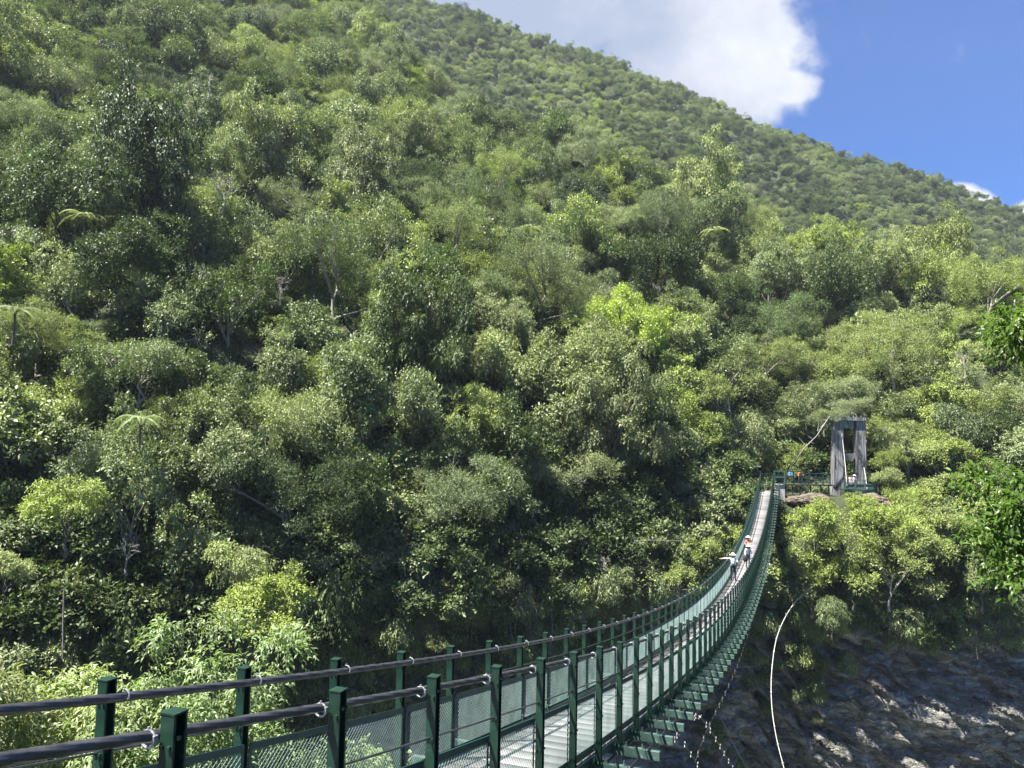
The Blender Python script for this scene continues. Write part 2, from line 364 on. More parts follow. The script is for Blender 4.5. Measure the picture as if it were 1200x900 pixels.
# the gorge wall: a displaced sheet hanging from the edge line
def wall_pt(u, v):
    """point on the wall at arc length u, v metres below the edge"""
    u = np.asarray(u, float); v = np.asarray(v, float)
    x = np.interp(u, cum, EDGE[:, 0]); y = np.interp(u, cum, EDGE[:, 1])
    x2 = np.interp(u+1, cum, EDGE[:, 0])-np.interp(u-1, cum, EDGE[:, 0]); y2 = np.interp(u+1, cum, EDGE[:, 1])-np.interp(u-1, cum, EDGE[:, 1])
    L = np.hypot(x2, y2)+1e-6; nx, ny = y2/L, -x2/L                     # outward (towards the gorge)
    z = ztop(u) - v
    uu, vv = u*.92+v*.42, v*.92-u*.36                                   # tilted strata
    d = 2.6*fbm(u/14, v/11, 3, 31) + .9*fbm(uu/9, vv/1.6, 4, 41) + .55*fbm(uu/2.4, vv/.7, 4, 51) + .16*np.abs(fbm(u/.9, v/1.1, 3, 91))
    wu, wv = uu+1.3*fbm(u/3, v/3, 2, 15), vv+.9*fbm(u/4, v/3, 2, 16)
    d = d + .75*_h(np.floor(wu/3.4).astype(np.int64), np.floor(wv/1.5).astype(np.int64), 5) + .35*_h(np.floor(wu/1.3+.4).astype(np.int64), np.floor(wv/.62).astype(np.int64), 6)
    d = d + .14*_h(np.floor(wu/.55).astype(np.int64), np.floor(wv/.34).astype(np.int64), 7)
    st = vv/2.3 + .8*fbm(uu/7, vv/7, 2, 77); fr = st-np.floor(st)
    d = d + .85*(fr**2.5) - .5*np.abs(fbm(u/3.5, v/6, 3, 63))*2 - .25 - v*.02
    d = d*np.clip(v/1.5, 0, 1) - .35*np.clip(1-v/3, 0, 1)
    # overhang: the wall leans back under its own lip
    d = d - 1.6*np.clip(v/6, 0, 1)*np.clip(1-(v-6)/14, 0, 1)
    return x+nx*d, y+ny*d, z, nx, ny
def cliff():
    us = np.arange(70, cum[-1]-60, .27); vs = np.concatenate([np.arange(0, 34, .24), np.arange(34, 44, 1)])
    U, V = np.meshgrid(us, vs); X, Y, Z, NX, NY = wall_pt(U, V)
    # a lip row that runs back into the slope
    x0, y0, z0, nx0, ny0 = X[:1].copy(), Y[:1].copy(), Z[:1].copy(), NX[:1], NY[:1]
    for q in (.9, 2.0, 3.6, 5.5, 8.0):
        X = np.vstack([x0-nx0*q, X]); Y = np.vstack([y0-ny0*q, Y]); Z = np.vstack([z0+.80*q+5*(1-math.exp(-q/7))-.12-.05*q, Z]); vs = np.concatenate([[-q], vs])
    nx, ny = len(us), len(vs); i, j = np.meshgrid(np.arange(nx-1), np.arange(ny-1)); a = (j*nx+i).ravel()
    F = np.stack([a, a+nx, a+nx+1, a+1], 1)
    tag(link('cliff', np_mesh('cliff', np.stack([X, Y, Z], -1).reshape(-1, 3), F, M['rock'], False)), kind='structure')
cliff()

# ------------------------------------------------------------------ foliage meshes
def unit(a): return a/(np.linalg.norm(a, axis=-1, keepdims=True)+1e-9)
def leaves_mesh(name, P, Dv, Nn, L, Wd, tint, mat, six=False, droop=.12):
    Dv = unit(Dv); S = unit(np.cross(Dv, Nn)); Nn = np.cross(S, Dv); L = L[:, None]; Wd = Wd[:, None]
    k = len(P)
    if not six:
        V = np.stack([P, P+Dv*L*.45+S*Wd*.5+Nn*L*.05, P+Dv*L-Nn*L*droop, P+Dv*L*.45-S*Wd*.5+Nn*L*.05], 1)
        F = np.arange(4*k).reshape(k, 4); tt = tint
    else:     # a longer pointed leaf, folded along its midrib
        V = np.stack([P, P+Dv*L*.30+S*Wd*.5+Nn*L*.06, P+Dv*L*.7+S*Wd*.36+Nn*L*.01, P+Dv*L-Nn*L*droop*1.6,
                      P+Dv*L*.7-S*Wd*.36+Nn*L*.01, P+Dv*L*.30-S*Wd*.5+Nn*L*.06, P+Dv*L*.35-Nn*L*.01, P+Dv*L*.68-Nn*L*.05], 1)
        b = np.arange(k)[:, None]*8
        q = np.array([[0,1,6,6],[1,2,7,6],[2,3,7,7],[0,6,5,5],[5,6,7,4],[4,7,3,3]])
        # use quads only: triangles are written as quads with a far vertex
        q = np.array([[0,1,2,7],[0,7,4,5],[7,2,3,4]])
        F = (b[:, :, None]+q[None]).reshape(-1, 4); tt = np.repeat(tint, 3)
    return np_mesh(name, V.reshape(-1, 3), F, mat, False, {'tint': ('FACE', tt)})
def crown_mesh(seed, Wd, H, lobes=30, twigs=55, lpt=6, leaf=.26, asp=.5, lobe_r=(.13,.22), low=-.35, mat=None, flat_=1.0, spread=.5, up=.9, droop=0.0, ofs=(0,0,0), six=False, tw=.5, hole=.0, vine=0.0):
    r = np.random.default_rng(seed)
    d = unit(r.normal(size=(lobes*4, 3))); d = d[d[:, 2] > low][:lobes]; k = len(d)
    rad = Wd*r.uniform(*lobe_r, k)
    ns_ = int(r.integers(2, 5)); sa = r.uniform(0, 6.283)+np.arange(ns_)*6.283/ns_+r.normal(size=ns_)*.4
    sC = np.stack([np.cos(sa)*Wd*.25, np.sin(sa)*Wd*.25, H*r.uniform(-.22, .20, ns_)], 1)*r.uniform(.5, 1.25, (ns_, 1)); sS = r.uniform(.45, .78, ns_)
    si = r.integers(0, ns_, k)
    c = sC[si] + d*np.array([Wd/2, Wd/2, H/2])*sS[si][:, None]*r.uniform(.55, 1.0, (k, 1))
    c[:, 2] += .05*H*r.normal(size=k); out_ = r.random(k) < .12; c[out_] *= 1.22; rad = np.where(out_, rad*.6, rad)
    nt_ = k*twigs; li = np.repeat(np.arange(k), twigs)
    e = unit(r.normal(size=(nt_, 3))*.9 + unit(c[li]+np.array([0,0,.12*H]))*.55 + np.array([0,0,.45]))
    st = c[li] + e*(rad[li][:, None]*np.array([1,1,.72*flat_]))*r.uniform(.55, 1.0, (nt_, 1))
    td = unit(e*.8 + r.normal(size=(nt_, 3))*.55 + np.array([0,0,-droop])); tl = tw*r.uniform(.6, 1.4, nt_)
    twt = r.uniform(0, 1, nt_)*.6 + .4*r.uniform(0, 1, k)[li]
    n = nt_*lpt; ti = np.repeat(np.arange(nt_), lpt); f = np.tile((np.arange(lpt)+.5)/lpt, nt_)
    P = st[ti] + td[ti]*(tl[ti]*f)[:, None] + r.normal(size=(n, 3))*leaf*.22 + np.array([0,0,-1])*(droop*.5*f[:, None]**2)
    Dv = td[ti]*.7 + unit(r.normal(size=(n, 3)))*spread*1.5 + np.array([0,0,-droop*.9])
    Nn = e[ti]*.55 + np.array([-.25,-.15,up*1.25]) + r.normal(size=(n, 3))*.42
    L = leaf*r.uniform(.65, 1.35, n); T = np.clip(twt[ti]*.75 + r.uniform(0, .25, n), 0, 1)
    me = leaves_mesh('crown', P+np.array(ofs), Dv, Nn, L, L*asp, T, mat or M['leaf'], six, .1+droop*.2)
    return me, c+np.array(ofs), rad
def trunk_mb(base_z, c, rad, Hc, r0=.16, lean=(0,0), seed=0, k=7):
    rr = random.Random(seed); b = MB()
    top = Vector((lean[0], lean[1], Hc*.72))
    pts = [Vector((0,0,base_z))+ (top-Vector((0,0,base_z)))*(i/6) + Vector((rr.uniform(-.12,.12), rr.uniform(-.12,.12), 0))*min(i,3) for i in range(7)]
    b.tube(pts, [r0*(1.25-.8*i/6) for i in range(7)], 7)
    idx = sorted(range(len(c)), key=lambda i: rr.random())[:k]
    for i in idx:
        e = Vector(c[i].tolist()); s_ = pts[rr.choice((3,4,5,6))]
        mid = s_.lerp(e, .5) + Vector((rr.uniform(-.3,.3), rr.uniform(-.3,.3), rr.uniform(-.1,.4)))
        b.tube([s_, s_.lerp(mid, .5)+Vector((0,0,.06)), mid, e], [r0*.5, r0*.38, r0*.28, r0*.08], 5)
        for q in range(3):
            e2 = e + Vector((rr.gauss(0,1), rr.gauss(0,1), rr.gauss(.3,.7)))*float(rad[i])*.7
            b.tube([mid.lerp(e, .5), e2], [r0*.16, r0*.04], 4)
    return b
KINDS = []   # (name, crown mesh, trunk mesh, width, centre height, look words)
def kind(look, seed, Wd, H, Hc, bark='bark', mat=None, r0=.16, **kw):
    me, c, rad = crown_mesh(seed, Wd, H, ofs=(0,0,Hc), mat=mat, **kw)
    tb = trunk_mb(-1.5, c, rad, Hc, r0=r0, seed=seed)
    o = tb.build('trunk', M[bark], smooth=True); tm = o.data; bpy.data.objects.remove(o)
    KINDS.append((look, me, tm, Wd, Hc))
for s_ in (1, 2, 3): kind('round crowned', s_, 7.2, 6.0, 3.1, lobes=36, twigs=56, lpt=6, leaf=.23, lobe_r=(.08,.21))
for s_ in (11, 12): kind('feathery', s_, 8.6, 4.4, 3.5, bark='palebark', lobes=42, twigs=60, lpt=7, leaf=.16, asp=.42, lobe_r=(.08,.16), low=-.4, flat_=.6, spread=.7, tw=.6)
for s_ in (21, 22): kind('tall narrow', s_, 5.2, 9.0, 4.6, lobes=38, twigs=50, lpt=6, leaf=.23, lobe_r=(.12,.26), low=-.8)
for s_ in (31, 32): kind('vine draped', s_, 6.6, 7.6, 3.6, lobes=42, twigs=52, lpt=6, leaf=.21, lobe_r=(.11,.22), low=-.85, droop=.8, up=.6)
for s_ in (41, 42): kind('thin open', s_, 6.8, 6.2, 3.6, bark='palebark', lobes=24, twigs=46, lpt=6, leaf=.21, lobe_r=(.09,.17), low=-.6, tw=.7)
kind('large leaved', 51, 6.0, 5.4, 2.8, lobes=26, twigs=42, lpt=5, leaf=.30, asp=.55, spread=.6, low=-.6)
kind('large leaved', 52, 5.2, 6.4, 3.2, lobes=26, twigs=42, lpt=5, leaf=.28, asp=.55, low=-.7)
NSM = len(KINDS)
kind('broad', 61, 11.5, 9.0, 4.6, r0=.26, lobes=86, twigs=58, lpt=6, leaf=.22, lobe_r=(.05,.12), low=-.6)
kind('broad', 62, 12.5, 8.0, 4.6, r0=.26, lobes=90, twigs=58, lpt=6, leaf=.20, lobe_r=(.05,.12), low=-.5)
kind('vine hung', 63, 10.0, 13.0, 6.0, r0=.26, lobes=92, twigs=54, lpt=6, leaf=.21, lobe_r=(.06,.13), low=-.9, droop=.6)
kind('wide feathery', 64, 12.5, 7.0, 5.0, bark='palebark', r0=.24, lobes=92, twigs=64, lpt=7, leaf=.15, asp=.42, lobe_r=(.045,.10), low=-.4, flat_=.6, spread=.7, tw=.6)
NK = len(KINDS)
# low bush meshes for the understorey
BUSH = [crown_mesh(s_, 3.0, 2.0, lobes=14, twigs=26, lpt=6, leaf=.25, lobe_r=(.16,.26), low=-.1, ofs=(0,0,.7))[0] for s_ in (71, 72, 73)]
BUSH_D = crown_mesh(74, 2.6, 2.6, lobes=14, twigs=22, lpt=7, leaf=.22, lobe_r=(.16,.24), low=-.6, droop=1.1, ofs=(0,0,.6), tw=.8)[0]

# ------------------------------------------------------------------ where trees stand
rng = np.random.default_rng(7)
def scatter(x0, x1, y0, y1, sp):
    xs = np.arange(x0, x1, sp); ys = np.arange(y0, y1, sp); X, Y = np.meshgrid(xs, ys); X = X + (np.arange(len(ys))[:, None] % 2)*sp*.5
    X = X + rng.uniform(-.42, .42, X.shape)*sp; Y = Y + rng.uniform(-.42, .42, Y.shape)*sp
    return X.ravel(), Y.ravel()
def seen(X, Y, Z, top, margin=140):
    px, py, fw = px_of(X, Y, Z+top)
    ok = (fw > 5) & (px > -margin) & (px < 1200+margin) & (py > -160) & (py < 1000)
    t_top = (Z+top)/np.hypot(X, Y)
    mx = np.full(X.shape, -9.)
    for k in np.linspace(.30, .965, 34):
        h_, n_, _ = hill(X*k, Y*k); q = (h_ + 1.5)/(np.hypot(X, Y)*k); mx = np.maximum(mx, np.where(n_ > -1, q, -9))
    return ok & (t_top > mx - .004)
# openings: things in front of which nothing may stand (photo pixels, depth of the thing)
OPEN = [(872, 545, 948, 600, 92.5), (946, 553, 1034, 585, 92.5), (968, 486, 1020, 585, 97.0), (905, 540, 935, 600, 93)]
def blocks(x, y, zc, wd):
    px, py, fw = px_of(x, y, zc); r_ = FPX*wd*.5/fw
    for (a, b_, c, d, Y) in OPEN:
        if y < Y+1.0+wd*.42 and px+r_ > a and px-r_*.9 < c and py+r_*.8 > b_ and py-r_*.8 < d: return True
    return False
X, Y = scatter(-150, 190, 20, 330, 3.9)
Z, n_, u_ = hill(X, Y); ok = (n_ > 1.0); X, Y, Z, n_, u_ = X[ok], Y[ok], Z[ok], n_[ok], u_[ok]
ok = seen(X, Y, Z, 8); X, Y, Z, n_, u_ = X[ok], Y[ok], Z[ok], n_[ok], u_[ok]
# a curved gap round the landing and tower
k_ = ~((X > 26) & (X < 54) & (Y > 89) & (Y < 99.5)); X, Y, Z, n_, u_ = X[k_], Y[k_], Z[k_], n_[k_], u_[k_]
sc_ = np.clip(rng.normal(.95, .22, len(X)), .5, 1.4); big = rng.random(len(X)) < .12; eff = np.where(big, rng.uniform(1.35, 1.95, len(X)), sc_)
alive = rng.random(len(X)) > .03
for i in np.argsort(-eff):
    if not alive[i]: continue
    dd = np.hypot(X-X[i], Y-Y[i]); kill = (dd < np.where(n_ < 45, 1.55, 2.0)*(eff[i]+eff)-.4) & (eff <= eff[i]) & (dd > 1e-6); alive &= ~kill
X, Y, Z, n_, u_, sc_, big, eff = [a[alive] for a in (X, Y, Z, n_, u_, sc_, big, eff)]
rz_ = rng.uniform(0, 6.283, len(X)); ki_ = rng.integers(0, NSM, len(X))
# stands: neighbouring trees tend to share a kind and a colour
g = (fbm(X/13, Y/13, 2, 123)*.5+.5); ki_ = np.where(rng.random(len(X)) < .55, (g*NSM*1.7).astype(int) % NSM, ki_)
ki_ = np.where(big, rng.integers(NSM, NK, len(X)), ki_); sc_ = np.where(big, eff*7.3/np.array([KINDS[i][3] for i in ki_]), sc_)
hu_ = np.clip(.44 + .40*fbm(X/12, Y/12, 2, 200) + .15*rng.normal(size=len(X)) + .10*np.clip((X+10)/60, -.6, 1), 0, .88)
hu_ = np.where((px_of(X, Y, Z)[0] < 330) & (n_ < 22), hu_*.82, hu_)  # deep shade of the lower left slope put into the leaf colour
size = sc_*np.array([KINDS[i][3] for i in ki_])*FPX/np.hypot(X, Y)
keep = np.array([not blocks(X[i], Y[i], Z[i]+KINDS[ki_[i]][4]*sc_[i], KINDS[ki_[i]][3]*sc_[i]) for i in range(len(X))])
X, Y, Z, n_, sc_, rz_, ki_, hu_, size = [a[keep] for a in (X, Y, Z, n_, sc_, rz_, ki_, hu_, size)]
pxv, pyv, _ = px_of(X, Y, Z+4)
inframe = (pxv > 0) & (pxv < 1200) & (pyv > 0) & (pyv < 760)
order = np.argsort(-(size*inframe)); IND = order[:262]; REST = order[262:]
print('near hill trees', len(X), 'smallest individual px', size[IND[-1]])

def hue_word(h):
    return ('blackish green' if h < .14 else 'dark green' if h < .30 else 'grey green' if h < .44 else 'mid green' if h < .56 else 'olive green' if h < .68
            else 'yellow green' if h < .84 else 'lime green')
TREES = []
def place_tree(x, y, z, ki, s, rz, hue, tilt=(0,0), name='broadleaf_tree', scz=1.0, extra=None):
    look, cm, tm, wd, hc = KINDS[ki]
    root = empty(name, (x, y, z-.4), rz); root.rotation_euler = (tilt[0], tilt[1], rz); root.scale = (s, s, s*scz)
    c = link('crown', cm, root); c['hue'] = float(hue)
    link('trunk', tm, root)
    px, py, fw = px_of(x, y, z+hc*s)
    TREES.append([root, look, hue, float(px), float(py), s*wd, extra])
    return root
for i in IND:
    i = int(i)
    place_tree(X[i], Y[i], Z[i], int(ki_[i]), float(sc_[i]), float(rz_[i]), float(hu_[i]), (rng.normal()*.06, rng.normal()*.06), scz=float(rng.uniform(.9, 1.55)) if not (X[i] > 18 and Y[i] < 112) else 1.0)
# trees leaning out of the cliff edge and the bushes hung below the landing, placed by hand (px, py of the crown's middle, depth, kind, scale, hue)
HAND = [(955, 607, 86, 0, .80, .86), (990, 632, 85.0, 9, 1.0, .80), (1033, 612, 86, 1, .85, .84), (925, 640, 86, 9, .62, .62), (950, 672, 85, 10, .85, .84), (1000, 676, 84, 2, .72, .80), (1042, 662, 84.5, 9, .9, .76),
        (1085, 640, 85, 2, .85, .78), (1075, 610, 88, 0, .9, .72), (1120, 622, 86, 1, .9, .66), (1150, 668, 84, 5, .7, .45), (1060, 580, 93, 3, .8, .80), (1110, 575, 92, 0, 1.0, .74), (1165, 600, 88, 2, .9, .62),
        (975, 716, 83.5, 8, .55, .30), (960, 598, 89, 2, .5, .9), (1010, 590, 89.5, 1, .5, .88),
        (850, 625, 86, 0, .72, .80), (818, 650, 82, 9, .75, .74), (842, 590, 89, 1, .75, .76), (795, 675, 78, 10, .6, .70), (770, 640, 80, 1, .7, .60), (868, 570, 92.5, 9, .5, .7), (830, 560, 93, 5, .8, .55),
        (1065, 530, 99, 3, .95, .66), (1055, 500, 103, 4, .9, .72), (1090, 470, 106, 0, 1.15, .78), (1100, 525, 99, 0, 1.05, .82),
        (1043, 538, 95.5, 1, .55, .74), (1042, 505, 98.5, 7, .6, .62), (966, 486, 97.5, 4, .50, .40), (1000, 474, 98.5, 3, .6, .45), (1040, 560, 94, 2, .5, .55),
        (945, 470, 105, 9, 1.0, .5), (920, 505, 104, 1, .8, .45), (995, 455, 106, 3, 1.0, .45), (975, 425, 112, 4, 1.15, .66)]
for (px, py, yy_, kk, s_, h_) in HAND:
    p = at(px, py, yy_); hc = KINDS[kk][4]
    place_tree(p.x, p.y, p.z-hc*s_, kk, s_, rng.uniform(0, 6.28), h_, (rng.normal()*.05, rng.normal()*.05))
# lone bright tree leaning out of the shaded wall on the left
p = at(312, 702, 52); place_tree(p.x, p.y, p.z-3.1*.78, 0, .78, .4, .93)
p = at(285, 650, 58); place_tree(p.x, p.y, p.z-3.6*.6, 7, .6, 1.4, .62)
p = at(80, 590, 50); place_tree(p.x, p.y, p.z-3.1*.66, 1, .66, 2.4, .86)
p = at(8, 665, 46); place_tree(p.x, p.y, p.z-3.1*.4, 2, .42, 2.4, .6)
p = at(510, 738, 66); place_tree(p.x, p.y, p.z-4.2*.34, 11, .30, 2.4, .62)

# ---- the remaining forest of the hill and mountain: one mass, instanced
def gn_mass(name, pts, rot, scl, idx, hue, objs, label, cat):
    me = bpy.data.meshes.new(name); me.vertices.add(len(pts)); me.vertices.foreach_set('co', np.asarray(pts, np.float32).ravel())
    for nm, arr in (('scl', scl), ('hue', hue), ('rotz', rot)):
        a = me.attributes.new(nm, 'FLOAT', 'POINT'); a.data.foreach_set('value', np.asarray(arr, np.float32))
    a = me.attributes.new('idx', 'INT', 'POINT'); a.data.foreach_set('value', np.asarray(idx, np.int32))
    o = link(name, me); g_ = bpy.data.node_groups.new(name, 'GeometryNodeTree')
    g_.interface.new_socket('Geometry', in_out='INPUT', socket_type='NodeSocketGeometry'); g_.interface.new_socket('Geometry', in_out='OUTPUT', socket_type='NodeSocketGeometry')
    gi = g_.nodes.new('NodeGroupInput'); go = g_.nodes.new('NodeGroupOutput'); inst = g_.nodes.new('GeometryNodeInstanceOnPoints')
    gi2 = g_.nodes.new('GeometryNodeGeometryToInstance')
    for ob in reversed(objs):
        oi = g_.nodes.new('GeometryNodeObjectInfo'); oi.inputs['Object'].default_value = ob; oi.transform_space = 'ORIGINAL'
        g_.links.new(oi.outputs['Geometry'], gi2.inputs[0])
    def attr(nm, typ='FLOAT'):
        n = g_.nodes.new('GeometryNodeInputNamedAttribute'); n.data_type = typ; n.inputs['Name'].default_value = nm; return n.outputs['Attribute']
    g_.links.new(gi.outputs[0], inst.inputs['Points']); g_.links.new(gi2.outputs[0], inst.inputs['Instance'])
    inst.inputs['Pick Instance'].default_value = True; g_.links.new(attr('idx', 'INT'), inst.inputs['Instance Index'])
    cx = g_.nodes.new('ShaderNodeCombineXYZ'); g_.links.new(attr('rotz'), cx.inputs[2])
    g_.links.new(cx.outputs[0], inst.inputs['Rotation']); g_.links.new(attr('scl'), inst.inputs['Scale'])
    g_.links.new(inst.outputs[0], go.inputs[0])
    md = o.modifiers.new('scatter', 'NODES'); md.node_group = g_
    tag(o, label, cat, kind='stuff'); return o
crowns = []
for k_i in range(NK):
    for tr_ in TREES:
        c_ = [c for c in tr_[0].children if c.data == KINDS[k_i][1]]
        if c_: crowns.append(c_[0]); break
assert len(crowns) == NK
# far mountain
X2, Y2 = scatter(-130, 480, 215, 520, 4.9)
Z2, n2, u2 = hill(X2, Y2); px2, _, _ = px_of(X2, Y2, Z2)
ok = seen(X2, Y2, Z2, 9, 60) & (px2 > 380); X2, Y2, Z2 = X2[ok], Y2[ok], Z2[ok]
# drop those standing among the near hill's own trees
def near_mask(x, y):
    n, u = edge_dist(x, y); return y < 250
ok = ~near_mask(X2, Y2) | (Y2 > 330); X2, Y2, Z2 = X2[ok], Y2[ok], Z2[ok]
m2 = len(X2)
P = np.concatenate([np.stack([X[REST], Y[REST], Z[REST]-.4], 1), np.stack([X2, Y2, Z2-1.2], 1)])
SC = np.concatenate([sc_[REST], np.clip(rng.normal(.86, .2, m2), .5, 1.5)]); RT = np.concatenate([rz_[REST], rng.uniform(0, 6.28, m2)])
ID = np.concatenate([ki_[REST], rng.integers(0, NSM, m2)])
HU = np.concatenate([hu_[REST], np.clip(.30+.3*fbm(X2/30, Y2/30, 2, 301)+.16*rng.normal(size=m2), 0, 1)])
gn_mass('distant_forest', P, RT, SC, ID, HU, crowns, 'mass of broadleaf forest covering the upper hillside and far ridge', 'forest')
print('mass trees', len(P))
# understorey on the slope: bushes
bush_objs = []
for i_, me in enumerate(BUSH + [BUSH_D]):
    p = at((330, 905, 1090, 700)[i_], (760, 700, 700, 690)[i_], (60, 85.5, 84.5, 74)[i_])
    root = empty('cliff_bush', (p.x, p.y, p.z)); c = link('foliage', me, root); c['hue'] = (.6, .5, .6, .45)[i_]
    st = MB(); st.tube([(0,.6,-.6), (0,.25,0), (0,0,.7)], [.06,.05,.02], 6); st.build('stem', M['bark'], root)
    for k in range(5):
        pass
    tag(root, ('low green bush on the shaded cliff beside the lone bright tree', 'green bush clinging to the cliff just right of the bridge beams', 'small bush on the cliff lip right of the bright hanging trees',
               'drooping bush on the rock behind the handrail at mid bridge')[i_], 'bush', 'bushes on the cliff')
    bush_objs.append(c)
X3, Y3 = scatter(-80, 110, 30, 190, 2.7); X3b, Y3b = scatter(-80, 110, 20, 110, 1.5); k_ = edge_dist(X3b, Y3b)[0] < 9; X3 = np.concatenate([X3, X3b[k_]]); Y3 = np.concatenate([Y3, Y3b[k_]])
Z3, n3, u3 = hill(X3, Y3); ok = (n3 > -1.2) & ~((X3 > 30) & (X3 < 50) & (Y3 > 90) & (Y3 < 99))
X3, Y3, Z3, n3 = X3[ok], Y3[ok], Z3[ok], n3[ok]; ok = seen(X3, Y3, Z3, 3, 60); X3, Y3, Z3, n3 = X3[ok], Y3[ok], Z3[ok], n3[ok]
P = np.stack([X3, Y3, Z3-.3], 1); m3 = len(P)
# bushes clinging to the cliff face
def wall_scatter(m, f):
    u = rng.uniform(70, cum[-1]-60, m); v = rng.uniform(0, 26, m)
    x, y, z, nx, ny = wall_pt(u, v); px, py, _ = px_of(x, y, z)
    pr = f(px, py, v); k = rng.random(m) < pr
    return x[k]+nx[k]*.1, y[k]+ny[k]*.1, z[k], px[k]
def dens(px, py, v):
    left = np.where((px < 400), np.exp(-(v/16)**4)*.95, 0)
    mid = np.where((px >= 400) & (px < 900), np.exp(-(v/8.5)**4)*.85 + .12*(fbm(px/60, py/60, 2, 5) > .1), 0)
    right = np.where(px >= 900, np.exp(-(v/3.0)**2)*.8*(1-.8*np.clip((px-1080)/80, 0, 1)) + .75*np.exp(-((px-945)/38)**2)*np.exp(-(v/9)**2), 0)
    return np.clip(left+mid+right, 0, 1)
xw, yw, zw, pw = wall_scatter(14000, dens)
P = np.concatenate([P, np.stack([xw, yw, zw], 1)]); mw = len(xw)
idx = np.concatenate([rng.integers(0, 4, m3), np.where(rng.random(mw) < .7, 3, rng.integers(0, 3, mw))])
hue3 = np.concatenate([np.clip(.19+.25*fbm(X3/10, Y3/10, 2, 401)+.15*rng.normal(size=m3), 0, 1), np.clip(.30+.14*rng.normal(size=mw)+.12*(pw > 380), 0, 1)])  # ground bushes coloured dark to paint the shade in gaps between crowns
gn_mass('undergrowth', P, rng.uniform(0, 6.28, m3+mw), np.concatenate([rng.uniform(.6, 1.5, m3), rng.uniform(.35, .9, mw)]), idx, hue3, bush_objs,
        'dense shrubs and creepers filling the ground between trees and down the cliff', 'undergrowth')

# hanging vines and dry roots on the gorge wall
def vines():
    r = np.random.default_rng(55); Ps, Ds, Ns, Ls, Ts = [], [], [], [], []; b = MB()
    us = r.uniform(75, cum[-1]-75, 760)
    for u in us:
        v0 = r.uniform(-.5, 2.5); x, y, z, nx, ny = [float(q) for q in wall_pt(u, max(v0, 0))]
        px, py, _ = px_of(x, y, z)
        left = px < 360; Lh = r.uniform(2.5, 13) if left else r.uniform(1.5, 8.0) if px < 900 else r.uniform(1.0, 3.8)
        if px > 1090 and r.random() < .6: continue
        m = int(Lh/.10); off = r.uniform(.1, .9)
        t = np.linspace(0, 1, m); wob = np.cumsum(r.normal(size=(m, 2))*.03, 0)
        xs = x+nx*off+wob[:, 0]; ys = y+ny*off+wob[:, 1]; zs = z+.3-t*Lh
        dry = r.random() < (.25 if left else .6)
        if dry:
            b.tube([(xs[i], ys[i], zs[i]) for i in range(0, m, 6)], .022, 3, False)
            continue
        for rep in range(2):
            Ps.append(np.stack([xs, ys, zs], 1)+r.normal(size=(m, 3))*.16); Ds.append(r.normal(size=(m, 3))*.6+np.array([nx*.4, ny*.4, -.8])); Ns.append(r.normal(size=(m, 3))*.5+np.array([nx, ny, .5]))
            Ls.append(r.uniform(.14, .30, m)); Ts.append(np.clip(r.uniform(0, 1)*.5+r.uniform(0, .5, m), 0, 1))
    P, Dv, Nn, L, T = [np.concatenate(a) for a in (Ps, Ds, Ns, Ls, Ts)]
    o = link('creeper_leaves', leaves_mesh('creeper_leaves', P, Dv, Nn, L, L*.6, T, M['leaf'])); o['hue'] = .26
    tag(o, 'leafy creepers hanging in curtains down the gorge wall', 'creeper', kind='stuff')
    tag(b.build('dry_roots', M['palebark']), 'thin dry roots and bare vine stems dangling over the rock', 'roots', kind='stuff')
vines()

# tree ferns with arching fronds
def frond_mesh(seed, n=11, L=2.4):
    r = np.random.default_rng(seed); P, Dv, Nn, Ls, T = [], [], [], [], []; b = MB()
    for k in range(n):
        a = 2*math.pi*k/n + r.uniform(-.2, .2); dr = np.array([math.cos(a), math.sin(a), 0]); el = r.uniform(.25, .7); pts = []
        for i in range(45):
            t = i/44; rr_ = L*t*(1-.15*t); z = L*(el*t - .80*t*t)
            p = dr*rr_ + np.array([0, 0, z]); pts.append(p)
            if i > 2:
                side = np.array([-dr[1], dr[0], 0]); ll = .52*math.sin(math.pi*min(1, (t*.92+.08)))**.6
                for s in (-1, 1):
                    P.append(p); Dv.append(side*s + dr*.35 + np.array([0, 0, -.25])); Nn.append(np.array([0, 0, 1])+dr*.4*t); Ls.append(ll); T.append(.35+.5*r.random())
        b.tube(pts[::4], [.03-.0035*i for i in range(len(pts[::4]))], 4)
    P, Dv, Nn, Ls, T = [np.array(q) for q in (P, Dv, Nn, Ls, T)]
    return leaves_mesh('frond', P, Dv, Nn, Ls, Ls*.0+.085, T, M['leaf'], False, .2), b
FR = [frond_mesh(5, 12, 3.0), frond_mesh(6, 11, 3.3)]
FERNS = [((100, 250), 78, 1.05, 'tree fern with pale arching fronds high on the left slope', .70), ((165, 487), 56, .8, 'tree fern with long fronds poking out of the grey green trees at mid left', .42),
         ((18, 360), 54, .95, 'tree fern drooping over the dark wall at the left edge of the picture', .48), ((620, 265), 118, 1.25, 'pale green tree fern standing among the trees at the middle of the slope', .62),
         ((838, 268), 140, 1.3, 'green tree fern on the ridge above the dark hollow', .66)]
for (pp, yy_, s_, lab, h_) in FERNS:
    p = at(pp[0], pp[1], yy_); root = empty('tree_fern', (p.x, p.y, p.z-1.9*s_), rng.uniform(0, 6)); root.scale = (s_*.85,)*3; h_ *= .75
    me, sb = FR[0 if s_ < 1 else 1]
    c = link('fronds', me, root, (0, 0, 1.9)); c['hue'] = h_
    st = MB(); st.tube([(0,.0,-1.2), (.06,0,.6), (0,0,1.9)], [.13,.11,.10], 7); st.build('trunk', M['bark'], root)
    tag(root, lab, 'tree fern', 'tree ferns on the slope')
